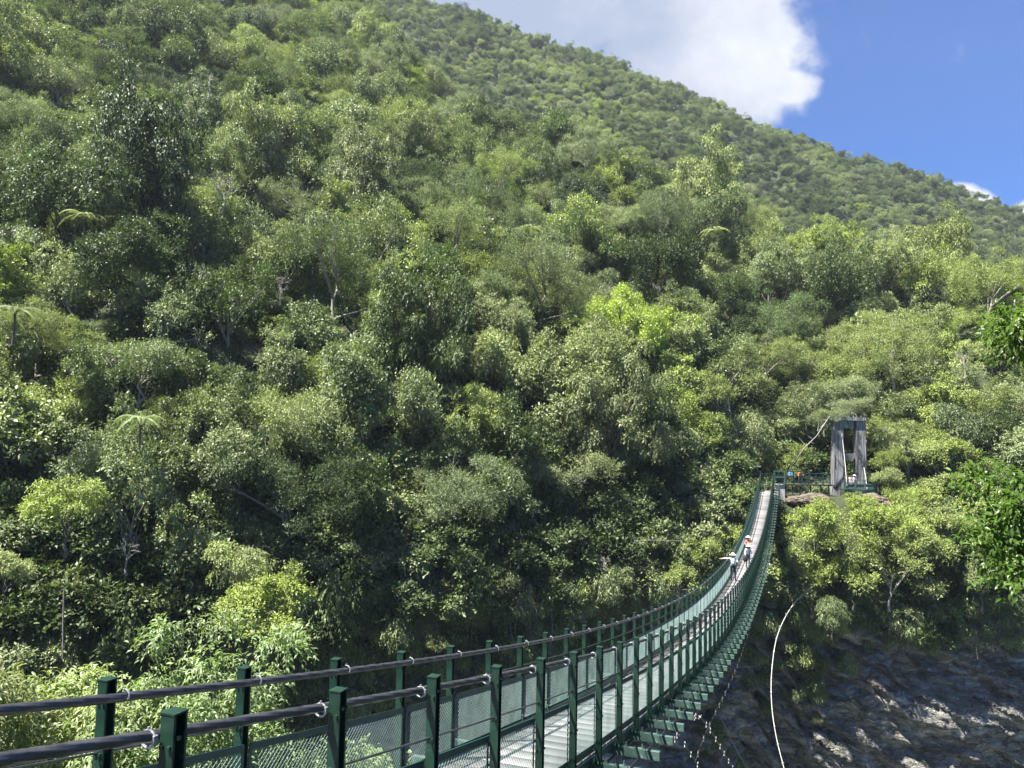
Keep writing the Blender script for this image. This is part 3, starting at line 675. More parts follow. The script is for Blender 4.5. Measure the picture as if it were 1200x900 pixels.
# bare grey trees and dead limbs
def bare_tree(p, h, seed, lab, spread=1.0, kinds='bare_tree', dens_=5, lean=(0,0)):
    rr = random.Random(seed); root = empty(kinds, p); b = MB(); b2 = MB()
    def grow(a, d, L, r_, lv):
        e = a + d*L; mid = a.lerp(e, .5) + Vector((rr.gauss(0,1), rr.gauss(0,1), rr.gauss(0,1)))*L*.06
        (b if lv == 0 else b2).tube([a, mid, e], [r_, r_*.8, r_*.62], 5 if lv < 2 else 3, False)
        if lv >= 4: return
        for k in range(3 if lv < 3 else dens_):
            nd = (d + Vector((rr.gauss(0,1), rr.gauss(0,1), rr.gauss(.15,.8)))*.62*spread).normalized()
            grow(a.lerp(e, rr.uniform(.55, 1)), nd, L*rr.uniform(.55, .8), r_*.55, lv+1)
    grow(Vector((0,0,-.5)), Vector((lean[0], lean[1], 1)).normalized(), h*.42, .11, 0)
    b.build('trunk', M['palebark'], root); c = b2.build('branches', M['palebark'], root)
    tag(root, lab, 'bare tree', 'bare grey trees')
for (pp, yy_, h, lab, sd) in (((830, 292), 150, 7, 'bare grey leafless tree among lime foliage near the ridge', 1), ((262, 215), 84, 6, 'bare grey twiggy tree in the dark gap of the upper left slope', 2),
                              ((660, 560), 80, 4.5, 'pale dead branches sticking out above the shaded wall left of the bridge', 3), ((1000, 478), 99, 4, 'pale twiggy tree arching over the top of the concrete tower', 4),
                              ((710, 655), 76, 3.4, 'white bare stems hanging out over the far handrail', 5)):
    p = at(pp[0], pp[1], yy_); bare_tree((p.x, p.y, p.z-h*.5), h, sd, lab)
for k_b, (pp, yy_, h) in enumerate((((420, 395), 96, 5), ((560, 470), 84, 4.2), ((715, 345), 110, 5.5), ((330, 330), 88, 4.6), ((150, 640), 56, 3.2), ((905, 395), 118, 5), ((1130, 420), 112, 5), ((245, 90), 112, 6), ((610, 610), 76, 3.4))):
    p = at(pp[0], pp[1], yy_); bare_tree((p.x, p.y, p.z-h*.5), h, 60+k_b, ('bare twigs poking through the canopy at the middle of the slope', 'bare branches above the pale soil scar on the lower slope', 'grey bare branches high in the centre of the slope',
        'bare twigs beside the dark hollow left of centre', 'bare stems in the shaded wall above the pale shrubs', 'bare twigs above the fallen trunk behind the landing', 'thin bare tree on the slope above the right bank',
        'bare twigs high on the slope near the upper left', 'bare stems hanging over the rock behind the mid handrail')[k_b], 1.1)
b = MB(); q0, q1, q2, q3 = at(929, 546, 97), at(941, 527, 96), at(957, 511, 95), at(972, 488, 95)
b.tube([q0, q1, q2, q3], [.11,.09,.07,.04], 8)
root = empty('fallen_trunk', q0); o = b.build('trunk', M['palebark'], root, True, None); o.location = -Vector(q0)
b = MB()
for k in range(9):
    rr = random.Random(k); s_ = q1.lerp(q3, k/9); b.tube([s_, s_+Vector((rr.uniform(-1,1), rr.uniform(-.5,.5), rr.uniform(-.2,1.4)))], [.05,.015], 4)
o = b.build('branches', M['palebark'], root); o.location = -Vector(q0)
tag(root, 'pale leaning trunk rising behind the people in blue and orange', 'tree trunk')
b = MB(); p0 = at(74, 690, 44); b.tube([at(75, 690, 50), at(74, 730, 50), at(73.5, 772, 50)], .045, 6); tag(b.build('hanging_vine', M['palebark']), 'single straight bare vine hanging in the dark hollow on the left', 'vine')

# ------------------------------------------------------------------ near shrubs
def near_shrub(name, p, Wd, H, seed, lab, cat, mat, hue, lobes=26, twigs=40, lpt=9, leaf=.10, asp=.34, droop=.45, grp='leafy shrubs close to the camera', trunk_h=3.0, tw=.42, low=-.5, up=.8, lobe_r=(.12,.2)):
    me, c, rad = crown_mesh(seed, Wd, H, lobes=lobes, twigs=twigs, lpt=lpt, leaf=leaf, asp=asp, droop=droop, ofs=(0,0,trunk_h), mat=mat, six=True, tw=tw, low=low, up=up, spread=.45, lobe_r=lobe_r)
    root = empty(name, (p.x, p.y, p.z-trunk_h)); o = link('crown', me, root); o['hue'] = hue
    trunk_mb(-1.2, c, rad, trunk_h, .09, seed=seed, k=12).build('trunk', M['palebark'], root, True)
    tag(root, lab, cat, grp); return root
near_shrub('leafy_shrub', at(215, 848, 15.5), 3.9, 4.0, 301, 'bright pale green shrub behind the handrail between the first two far posts', 'shrub', M['leafnear'], .45, lobes=44, twigs=52, lobe_r=(.06,.16))
near_shrub('leafy_shrub', at(290, 880, 16.5), 3.0, 3.2, 302, 'pale green shrub filling the gap below the cable right of the tallest shrub', 'shrub', M['leafnear'], .35, lobes=36, twigs=44, lobe_r=(.07,.17))
near_shrub('leafy_shrub', at(80, 868, 15), 3.2, 3.0, 303, 'yellowish green shrub below the cable at the bottom left corner', 'shrub', M['leafnear'], .75, lobes=28, twigs=40)
near_shrub('leafy_shrub', at(-20, 850, 14.0), 2.8, 2.6, 304, 'pinkish tipped yellow green shrub cut by the left edge of the picture', 'shrub', M['leafnear'], .95, lobes=24, twigs=40)
near_shrub('leafy_shrub', at(400, 935, 17.0), 2.6, 2.4, 305, 'low pale shrub seen through the chain link beside the first tall near post', 'shrub', M['leafnear'], .5, lobes=20, twigs=40)
near_shrub('young_tree', at(1272, 590, 13), 2.7, 3.0, 311, 'fresh bright green branches reaching in at the right edge, lower clump', 'tree', M['leaffresh'], .5, lobes=46, twigs=40, lpt=8, leaf=.115, asp=.42, grp='fresh green trees at the right edge', trunk_h=2.6, droop=.3, up=.9)
near_shrub('young_tree', at(1268, 415, 14), 2.3, 1.7, 312, 'fresh bright green branches reaching in at the right edge, upper clump', 'tree', M['leaffresh'], .7, lobes=30, twigs=36, lpt=8, leaf=.115, asp=.42, grp='fresh green trees at the right edge', trunk_h=4.6, droop=.3, up=.9)

# ------------------------------------------------------------------ suspension bridge
TH = .35498; DV = Vector((math.sin(TH), math.cos(TH), 0)); RV = Vector((math.cos(TH), -math.sin(TH), 0))
BW, BH, OV = 1.16977*D0, 1.14575*D0, .4673*D0       # width between rails, post height, beam overhang
def rail(s, off=0.0, dh=0.0):
    """point of the near cable line at post s (off metres to the right, dh metres up)"""
    z = (-.92728 - .20839*s + .00277*s*s)*D0
    p = Vector((-1.10888, 2.66664, 0))*D0 + DV*(s*D0) + RV*off; p.z = z + dh; return p
def zfar(s): return (-.08466 + .00505*min(s, 16.8))*D0   # the far cable rides a touch lower at the near end
S0, S1 = -3, 72
bridge = empty('suspension_bridge', rail(S0, -BW/2, -BH))
BO = bridge.location.copy()
def part(mb, name, mat, parent=None, smooth=False):
    o = mb.build(name, mat, parent or bridge, smooth)
    o.location = -BO; return o
tag(bridge, 'long green sagging footbridge with black handrail cables and wire mesh sides', 'suspension bridge')
# deck: steel plates, one strip in the mesh per plate, with a small gap and its own wear
me_v, me_f, tn = [], [], []
rr = random.Random(4)
k = 0
for i in range((S1-S0)*3):
    s0, s1 = S0+i/3, S0+(i+1)/3
    a, b_ = rail(s0, 0, -BH+.10), rail(s1, 0, -BH+.10); d_ = (b_-a).normalized()*.008; a += d_; b_ -= d_
    l, r_ = -BW+.10, -.10; q = [a+RV*l, a+RV*r_, b_+RV*r_, b_+RV*l]; lo = [p - Vector((0,0,.035)) for p in q]
    base = len(me_v); me_v += q+lo; me_f += [(base, base+1, base+2, base+3), (base+7, base+6, base+5, base+4), (base, base+4, base+5, base+1), (base+1, base+5, base+6, base+2), (base+2, base+6, base+7, base+3), (base+3, base+7, base+4, base)]
    tv = rr.choice((.72, .85, .95, 1.0, 1.08, 1.15)) * (1 if (i//9) % 2 else .93); tn += [tv]*6
me = np_mesh('deck', np.array([tuple(v) for v in me_v]), np.array(me_f), M['deck'], False, {'tint': ('FACE', tn)})
o = link('deck', me, bridge); o.location = -BO
for side, off in (('', -.13), ('', -BW+.13)):
    mb = MB()
    for s in range(S0, S1): mb.bar(rail(s, off, -BH+.02), rail(s+1, off, -BH+.02), .09, .10)
    part(mb, 'stringer', M['teal'])
for off in (-.09, -BW+.09):
    mb = MB()
    for s in range(S0, S1): mb.bar(rail(s, off, -BH+.175), rail(s+1, off, -BH+.175), .012, .10)
    part(mb, 'kick_plate', M['teal'])
# handrail cables with a laid strand surface
def strand(off, dz, RAD):
    pts = []; s = S0-.5
    while s < S1+.2:
        pts.append(s); s += .022 if s < 8 else .08 if s < 20 else .3
    V = []; n = 20; arc = 0; prev = None; lay = []
    for q in pts:
        c = rail(q, off, dz(q)-.085*D0*.6); 
        if prev is not None: arc += (c-prev).length
        prev = c; t_ = (rail(q+.01, off, dz(q))-rail(q-.01, off, dz(q))).normalized(); up = RV.cross(t_)
        for j in range(n):
            a = 2*math.pi*j/n; rr_ = RAD*(1+.12*math.cos(6*a + arc*24)) if q < 20 else RAD
            V.append(c + RV*math.cos(a)*rr_ + up*math.sin(a)*rr_)
    F = [(i*n+j, i*n+(j+1) % n, (i+1)*n+(j+1) % n, (i+1)*n+j) for i in range(len(pts)-1) for j in range(n)]
    me = np_mesh('handrail_cable', np.array([tuple(v) for v in V]), np.array(F), M['cable'], True); o = link('handrail_cable', me, bridge); o.location = -BO
strand(-.070, lambda s: 0.0, .0242); strand(-BW+.072, zfar, .0275)
for off, dz in ((0, lambda s: 0), (-BW, zfar)):
    mb = MB(); mb.tube([rail(s/2, off, dz(s/2)-.27*BH) for s in range(S0*2-1, S1*2+1)], .008, 6, False); part(mb, 'guard_wire', M['cable'])
# one post: channel section on a foot, bolts; clamp as sub-part
def post_mesh():
    b = MB(); w, d, th = .074, .080, .012; H = BH + .035
    b.box((0, -d/2+th/2, H/2-.0), (w, th, H)); b.box((0, d/2-th/2, H/2), (w, th, H)); b.box((-w/2+.020, 0, H/2), (.012, d-2*th-.001, H-.004))
    b.box((0, 0, H+.004), (w+.006, d+.006, .008))
    b.box((0, 0, .012), (.13, .12, .02))
    for zz in (.30, .62, BH-.10, BH-.27*BH):
        for xx in (-.02, .02): b.box((xx, -d/2-.006, zz), (.016, .012, .016))
    for zz in (.62, BH-.06): b.box((w/2+.008, .018, zz), (.016, .018, .018)); b.box((w/2+.008, -.018, zz), (.016, .018, .018))
    o = b.build('post', M['green']); me = o.data; bpy.data.objects.remove(o); return me
def clamp_mesh(sx):
    b = MB(); c = Vector((-sx*.076, -sx*.066, BH-.067))
    pts = [c + Vector((math.cos(a)*.041, 0, math.sin(a)*.037)) for a in [2*math.pi*i/14 for i in range(15)]]
    b.tube(pts, .006, 6, False); b.box(c+Vector((sx*.038, 0, 0)), (.014, .024, .04)); b.tube([c+Vector((0,0,.036)), c+Vector((0,0,.052))], .006, 6)
    o = b.build('cable_clamp', M['steel']); me = o.data; bpy.data.objects.remove(o); return me
POST = post_mesh(); CL = {1: clamp_mesh(1), -1: clamp_mesh(-1)}
allp = []
for s in range(S0, S1+1):
    allp.append((s, 0.0, 0.0, 1)); allp.append((s+.808-1, -BW, zfar(s), -1))
allp.sort(key=lambda a: rail(a[0], a[1]).length)
inview = [a for a in allp if a[0] > -.8]; outv = [a for a in allp if a[0] <= -.8]
restb = MB()
for n_p, (s, off, dz, sx) in enumerate(inview+outv):
    p = rail(s, off, dz-BH)
    if n_p < 97 or s <= -.8 and n_p >= len(inview) and n_p < len(inview)+0:
        o = link('post', POST, bridge); o.location = p-BO; o.rotation_euler = (0, 0, -TH + rr.uniform(-.02, .02)); 
        c = link('cable_clamp', CL[sx], o)
    else:
        v = [Matrix.Translation(p) @ Matrix.Rotation(-TH, 4, 'Z') @ vv.co for vv in POST.vertices]
        restb.add(v, [tuple(f.vertices) for f in POST.polygons])
o = part(restb, 'posts', M['green']); o['kind'] = 'stuff'
# crossbeams sticking out on both sides
def beam_mesh():
    b = MB(); L0, L1 = -BW-OV, OV; cx = (L0+L1)/2; Ln = L1-L0; h = .125; w = .075
    b.box((cx, -w/2+.004, 0), (Ln, .008, h-.017)); b.box((cx, 0, h/2-.004), (Ln, w, .008)); b.box((cx, 0, -h/2+.004), (Ln, w, .008))
    b.box((L1-.005, .004, 0), (.008, w-.010, h-.018))
    for x0 in (.30, .06, -BW-.06, -BW-.30):
        for dx in (-.05, .05): b.tube([(x0+dx, 0, h/2), (x0+dx, 0, h/2+.075)], .009, 6); b.tube([(x0+dx, 0, h/2+.008), (x0+dx, 0, h/2+.028)], .018, 6)
        b.box((x0, 0, h/2+.006), (.15, .05, .010))
    return b
bmb = beam_mesh(); BM = None
ub = MB()
for s in range(0, S1+1):
    if BM is None:
        o = bmb.build('crossbeam', M['green_light'], bridge); BM = o.data
    else: o = link('crossbeam', BM, bridge)
    o.location = rail(s, 0, -BH-.055)-BO; o.rotation_euler = (0, 0, -TH)
for x0 in (.30, -.06, -BW+.06, -BW-.30):
    mb = MB(); mb.tube([rail(s/2, x0, -BH-.145) for s in range(S0*2, S1*2+1)], .021, 8, False); part(mb, 'floor_cable', M['cable'], None, True)
# chain link panels: frame bars and woven wire, one per bay and side
def panel(s0, s1, off, dzf, far):
    fr = MB(); wi = MB(); z0, z1 = .235, BH*.60
    def Pn(f, z): s = s0+(s1-s0)*f; p = rail(s, off, dzf(s)*min(1, z/BH)); p.z += z-BH; return p
    g0, g1 = .035, .965
    fr.bar(Pn(g0, z1), Pn(g1, z1), .012, .055); fr.bar(Pn(g0, z0), Pn(g1, z0), .012, .04)
    for f in (g0, .965): fr.bar(Pn(f, z0-.06), Pn(f, z1+.02), .035, .008, RV)
    o = part(fr, 'mesh_panel', M['teal'])
    Lb = D0*(g1-g0); H = z1-z0; dist = rail((s0+s1)/2).length
    pitch = .056 if dist < 14 else .07 if dist < 30 else .12; th = .0022 if dist < 10 else .003 if dist < 20 else .0045 if dist < 30 else .0075
    k = int((Lb+H)/pitch)
    for sg in (0, 1):
        for i in range(1, k):
            t0 = i*pitch
            # line x = t0 - z (or mirrored), clipped to the panel
            za, zb = max(0, t0-Lb), min(H, t0)
            if zb-za < .01: continue
            xa, xb = t0-za, t0-zb
            if sg: xa, xb = Lb-xa, Lb-xb
            a = Pn(g0+(g1-g0)*xa/Lb, z0+za); b_ = Pn(g0+(g1-g0)*xb/Lb, z0+zb)
            o1 = RV*(th*.6*(1 if sg else -1)); wi.tube([a+o1, b_+o1], th, 3, False)
    w = wi.build('chain_link', M['wire'], o)
    return o
pl = []
for s in range(S0, S1):
    pl.append((s, s+1, -.055, lambda q: 0, 0)); pl.append((s-.192, s+.808, -BW+.055, zfar, 1))
pl.sort(key=lambda a: (rail(a[0]).length if a[0] > -1.3 else 500))
for a in pl[:98]: panel(*a)
fr = MB(); wi = MB()
for (s0, s1, off, dzf, far) in pl[98:]:
    z0, z1 = .235, BH*.60
    def Pn(f, z): s = s0+(s1-s0)*f; p = rail(s, off, 0); p.z += z-BH; return p
    fr.bar(Pn(.03, z1), Pn(.97, z1), .012, .055); fr.bar(Pn(.03, z0), Pn(.97, z0), .012, .04); fr.bar(Pn(.035, z0), Pn(.035, z1), .035, .01, RV)
    for i in range(-5, 13):
        for sg in (0, 1):
            x0 = i/12; H = (z1-z0)/D0
            a, b_ = (x0, z0), (x0+H, z1)
            if a[0] < 0: a = (0, z0-a[0]*D0)
            if b_[0] > 1: b_ = (1, z1-(b_[0]-1)*D0)
            if b_[0]-a[0] < .02: continue
            if sg: a, b_ = (1-a[0], a[1]), (1-b_[0], b_[1])
            fr.tube([Pn(*a), Pn(*b_)], .008, 3, False)
o = part(fr, 'mesh_panels', M['teal']); o['kind'] = 'stuff'

# wind guy cables
def guy(pts, r_, clips, lab, mat, name='guy_cable', cl=.05, every=1.0):
    root = empty(name, pts[0]); base = Vector(pts[0])
    # smooth the control points (Catmull-Rom)
    P_ = [Vector(p)-base for p in pts]; out = []
    Q = [P_[0]*2-P_[1]]+P_+[P_[-1]*2-P_[-2]]
    for i in range(1, len(Q)-2):
        for k in range(10):
            t = k/10; a, b_, c, d = Q[i-1:i+3]
            out.append(.5*((2*b_)+(c-a)*t+(2*a-5*b_+4*c-d)*t*t+(3*b_-a-3*c+d)*t**3))
    out.append(Q[-2])
    mb = MB(); mb.tube(out, r_, 8); mb.build('cable', mat, root, True)
    if clips:
        cm = MB(); cm.box((0,0,0), (cl*1.6, cl*.9, cl*.9)); cm.tube([(0,0,0), (0,0,-cl*2.4)], cl*.3, 6); cm.tube([(.3*cl,0,0), (.3*cl,0,cl*2.0)], cl*.3, 6)
        o0 = cm.build('clip', M['whitepipe'], root); acc = 0; n_c = 0; first = True
        for i in range(1, len(out)):
            acc += (out[i]-out[i-1]).length
            if acc > every and n_c < 60:
                acc = 0; o = o0 if first else o0.copy()
                if not first: COL.objects.link(o)
                first = False; o.location = out[i]; o.rotation_euler = (out[i]-out[i-1]).to_track_quat('X', 'Z').to_euler(); n_c += 1
    tag(root, lab, 'cable', 'wind guy cables'); return root
guy([at(981, 675, 86), at(955, 686, 84.6), at(930, 708, 83), at(912, 742, 81), at(905, 780, 79), at(904, 820, 77), at(909, 860, 75), at(920, 905, 73), at(940, 980, 70)], .042, True,
    'thick white guy cable with clips curving down the right cliff face', M['whitepipe'], cl=.11, every=1.35)
guy([at(890, 700, 44), at(876, 745, 36), at(864, 780, 29), at(850, 812, 24), at(840, 832, 21), at(826, 862, 18.5), at(812, 900, 16), at(790, 960, 14)], .011, True, 'thin dark cable with white clips running just below the beam tips', M['cable'], cl=.03, every=1.1)
guy([rail(10, OV, -BH-.1), at(819, 839, 13.6), at(834, 858, 14.8), at(850, 885, 16.5), at(862, 905, 18)], .009, True, 'short dark stay with white clips dropping from a beam tip', M['cable'], cl=.022, every=.6)
guy([rail(8, OV, -BH-.1), at(795, 861, 11.9), at(806, 878, 12.5), at(819, 898, 13.3), at(835, 925, 14)], .009, True, 'nearest short stay with white clips at the bottom of the picture', M['cable'], cl=.02, every=.55)
guy([rail(13, OV, -BH-.1), at(846, 843, 20), at(862, 876, 22), at(878, 905, 24)], .010, False, 'thin plain stay wire crossing the dark rock right of the beams', M['cable'])
guy([at(745, 634, 76), at(770, 633, 76), at(800, 634, 76)], .022, False, 'straight grey wire stretched across the shrubs left of the bridge', M['steel'], 'wire')
# ------------------------------------------------------------------ the far landing
GZ = -4.9
def pbox(mb, x0, y0, x1, y1, Y, dep):
    a = at(x0, y0, Y); c = at(x1, y1, Y)
    mb.box(((a.x+c.x)/2, Y+dep/2, (a.z+c.z)/2), (abs(c.x-a.x), dep, abs(a.z-c.z)))
def thing(name, parts, label, cat, group=None, loc=None):
    """parts: (name, MB, material); coordinates are world, the root sits at loc"""
    root = empty(name, loc); out = []
    for nm, mb, mt in parts:
        o = mb.build(nm, mt, root); o.location = -Vector(loc); out.append(o)
    tag(root, label, cat, group); return root, out
ZL = rail(72, 0, -BH+.1).z
# abutment block
b = MB(); pbox(b, 908.5, 568, 920, 594, 92.3, 2.2); b2 = MB(); b2.box((31.2, 93.7, ZL-1.0), (2.1, 2.4, 1.9))
thing('abutment', [('block', b, M['concrete']), ('footing', b2, M['concrete'])], 'white concrete abutment block under the green gate panel', 'abutment', loc=at(914, 594, 92.3))
# gate panel beside the deck end
def frame_panel(mb, x0, y0, x1, y1, Y, w=.09, mid=True):
    a = at(x0, y0, Y); c = at(x1, y1, Y); l, r_, t_, bt = a.x, c.x, a.z, c.z
    for zz in (t_, bt) + (((t_+bt)/2,) if mid else ()): mb.box(((l+r_)/2, Y, zz), (r_-l, w*.7, w))
    for xx in (l, r_): mb.box((xx, Y, (t_+bt)/2), (w, w, t_-bt+w))
b = MB(); frame_panel(b, 907.5, 552, 919.5, 566.5, 92.2, .13, True)
b2 = MB(); pbox(b2, 909, 556, 918, 563.5, 92.24, .02)
thing('gate_panel', [('frame', b, M['green_light']), ('infill', b2, M['green'])], 'green framed gate panel right of the deck end', 'gate', loc=at(913, 567, 92.2))
# end railing across the walkway behind the deck
def railing(x0, x1, ytop, ybot, Y, n, label, rails=3, mat='green', w=.05, name='railing'):
    root = empty(name, at((x0+x1)/2, ybot, Y)); base = root.location.copy()
    pm = None
    for i in range(n+1):
        px = x0+(x1-x0)*i/n; a = at(px, ytop, Y); c = at(px, ybot, Y)
        if pm is None:
            mb = MB(); mb.box((0, 0, (a.z-c.z)/2), (w*1.3, w*1.3, a.z-c.z)); o = mb.build('post', M[mat], root); pm = o.data
        else: o = link('post', pm, root)
        o.location = c-base
    for k in range(rails):
        f = k/(rails-.2); yy_ = ytop+(ybot-ytop)*f; mb = MB(); mb.bar(at(x0, yy_, Y-.05), at(x1, yy_, Y-.05), w, w)
        o = mb.build('rail', M[mat], root); o.location = -base
    tag(root, label, 'railing', 'railings at the far landing'); return root
railing(893.5, 905.5, 555, 566.5, 95.6, 4, 'low dark green railing closing the walkway behind the deck end', 2)
# walkway floor
b = MB(); a_ = at(893, 569, 95); c_ = at(974, 569, 95); b.box(((a_.x+c_.x)/2, 94.9, ZL-.12), (c_.x-a_.x, 2.2, .16))
b2 = MB()
for px in (921, 929, 938, 950, 962, 971):
    p = at(px, 570, 94.0); b2.box((p.x, 94.0, (ZL-.2+GZ-.6)/2), (.12, .12, abs(ZL-.2-GZ+.6)))
thing('walkway', [('floor', b, M['wood']), ('support_posts', b2, M['green'])], 'dark raised walkway running from the deck end to the tower', 'walkway', loc=(a_.x, 94.9, GZ))
railing(920.5, 939, 552.5, 568, 93.8, 2, 'green railing in front of the people in blue and orange', 3, 'green', .07)
railing(939.5, 973, 555, 569, 93.8, 4, 'long weathered grey railing between the orange person and the tower', 3, 'teal', .09)
railing(1029, 1043, 566, 578, 93.6, 2, 'short grey railing right of the tower viewing platform', 2, 'bark', .07)
for (px, py, yy_, r_, lab) in ((934, 587, 92.0, .75, 'brown weathered rock outcrop below the people in blue and orange'), (1022, 590, 92.2, 1.3, 'brown rock ledge under the tower viewing platform'), (955, 586, 92.4, 1.0, 'low brown rock below the long weathered railing')):
    bm = bmesh.new(); bmesh.ops.create_icosphere(bm, subdivisions=4, radius=1); p = at(px, py, yy_)
    for v_ in bm.verts:
        c_ = v_.co.copy(); q_ = c_*1.7 + Vector((px, 0, 0)); f_ = 1 + .35*float(fbm(q_.x, q_.z+q_.y*.7, 3, 11)) + .16*float(_h(np.int64(math.floor(q_.x*2)), np.int64(math.floor((q_.z+q_.y)*3)), 3))
        v_.co = Vector((c_.x*1.7, c_.y, c_.z*.72))*r_*f_
    me = bpy.data.meshes.new('rock_outcrop'); bm.to_mesh(me); bm.free(); me.materials.append(M['brownrock']); o = link('rock_outcrop', me, None, p); tag(o, lab, 'rock', 'rocks below the landing')
# shelter on the left of the deck end
b = MB()
for px in (878, 889): pbox(b, px-.6, 548, px+.6, 584, 93.2, .14)
for px in (878, 889): pbox(b, px-.6, 548, px+.6, 584, 95.0, .14)
b2 = MB(); pbox(b2, 876, 545.6, 891.5, 547.4, 92.8, 2.8); b3 = MB(); pbox(b3, 878.6, 548, 888.4, 582, 95.2, .06); b4 = MB(); pbox(b4, 878, 570.5, 889, 572, 92.9, 2.2)
thing('shelter', [('frame', b, M['wood']), ('roof', b2, M['palebark']), ('back_wall', b3, M['wood']), ('floor', b4, M['wood'])], 'small dark shelter with a thin pale roof left of the deck end', 'shelter', loc=at(883, 584, 93.2))
b = MB()
for k in range(5): pbox(b, 884-k*.5, 574+k*2.4, 891-k*1.6, 575.2+k*2.4, 92.7-.2*k, .3)
tag(b.build('steps', M['concrete']), 'pale narrow steps below the dark shelter', 'steps')
# concrete tower: two battered legs, two cross walls
root = empty('concrete_tower', at(994, 578, 97)); base = root.location.copy()
def leg(xa0, xa1, xb0, xb1, yt, yb, Y, d0, d1):
    mb = MB(); P = []
    n = 10
    for k in range(n+1):
        f = k/n; y_ = yt+(yb-yt)*f; l = at(xa0+(xb0-xa0)*f, y_, Y); r_ = at(xa1+(xb1-xa1)*f, y_, Y); dd = d0+(d1-d0)*f
        P += [(l.x, Y-dd/2, l.z), (r_.x, Y-dd/2, r_.z), (r_.x, Y+dd/2, r_.z), (l.x, Y+dd/2, l.z)]
    F = [(3,2,1,0), tuple(4*n+q for q in range(4))]
    for k in range(n):
        for q in range(4): F.append((4*k+q, 4*k+(q+1) % 4, 4*k+4+(q+1) % 4, 4*k+4+q))
    mb.add(P, F); o = mb.build('leg', M['tower'], root); o.location = -base
leg(975.6, 986.6, 974.4, 987.6, 493.5, 586, 97, .8, 1.0); leg(1001.5, 1012.6, 1001.5, 1014.0, 493.5, 586, 97, .8, 1.0)
for nm, r_ in (('cap_beam', (974.8, 488.6, 1015.5, 493.2)), ('cross_beam', (986.8, 493.5, 1000.3, 501.8)), ('cross_beam', (987, 531, 1000.2, 539))):
    mb = MB(); pbox(mb, *r_, 96.62 if nm != 'cap_beam' else 96.3, .76 if nm != 'cap_beam' else 1.4); o = mb.build(nm, M['tower'], root); o.location = -base
mb = MB()
for px in (992, 995, 1000, 1004, 1009): mb.tube([at(px, 489.5, 97), at(px, 487, 97)], .05, 5)
o = mb.build('cable_saddles', M['steel'], root); o.location = -base
tag(root, 'tall streaked grey concrete tower with two legs and two cross walls', 'tower')
# viewing platform in front of the tower
root = empty('viewing_platform', at(1009, 580, 93.5)); base = root.location.copy()
fl = MB(); a_ = at(990, 574, 93.2); c_ = at(1027, 574, 93.2); fl.box(((a_.x+c_.x)/2, 94.2, a_.z), (c_.x-a_.x, 2.2, .12)); o = fl.build('floor', M['green'], root); o.location = -base
fl = MB(); fl.box(((a_.x+c_.x)/2, 93.2, a_.z-.28), (c_.x-a_.x+.1, .14, .36)); o = fl.build('edge_beam', M['green'], root); o.location = -base
for (xa, xb, dk) in ((990.5, 1002), (1002.5, 1014), (1014.5, 1026)) if False else ((990.5, 1002, 0), (1002.6, 1013.4, 0), (1014, 1026, 0)):
    fr = MB(); frame_panel(fr, xa, 562.5, xb, 572.5, 93.12, .09, True); o = fr.build('rail_panel', M['green_light'], root); o.location = -base
    f2 = MB(); pbox(f2, xa+.7, 567.6, xb-.7, 572, 93.16, .02); o2 = f2.build('infill', M['green_light'], o)
for px in (993, 1006, 1023):
    fl = MB(); p = at(px, 577, 93.6); fl.box((p.x, 93.6, p.z-.9), (.16, .16, 2.0)); o = fl.build('support_leg', M['green'], root); o.location = -base
tag(root, 'green viewing platform with panel railing at the foot of the tower', 'platform')
guy([at(986.5, 508, 96.1), at(990, 540, 94.6), at(992.5, 570, 93.0)], .045, False, 'pale backstay rod slanting from the left tower leg to the platform', M['whitepipe'], 'stay_rod')
guy([at(1012.5, 548, 96.1), at(1014.5, 560, 94.4), at(1016, 573, 93.0)], .045, False, 'pale backstay rod slanting past the right tower leg', M['whitepipe'], 'stay_rod')

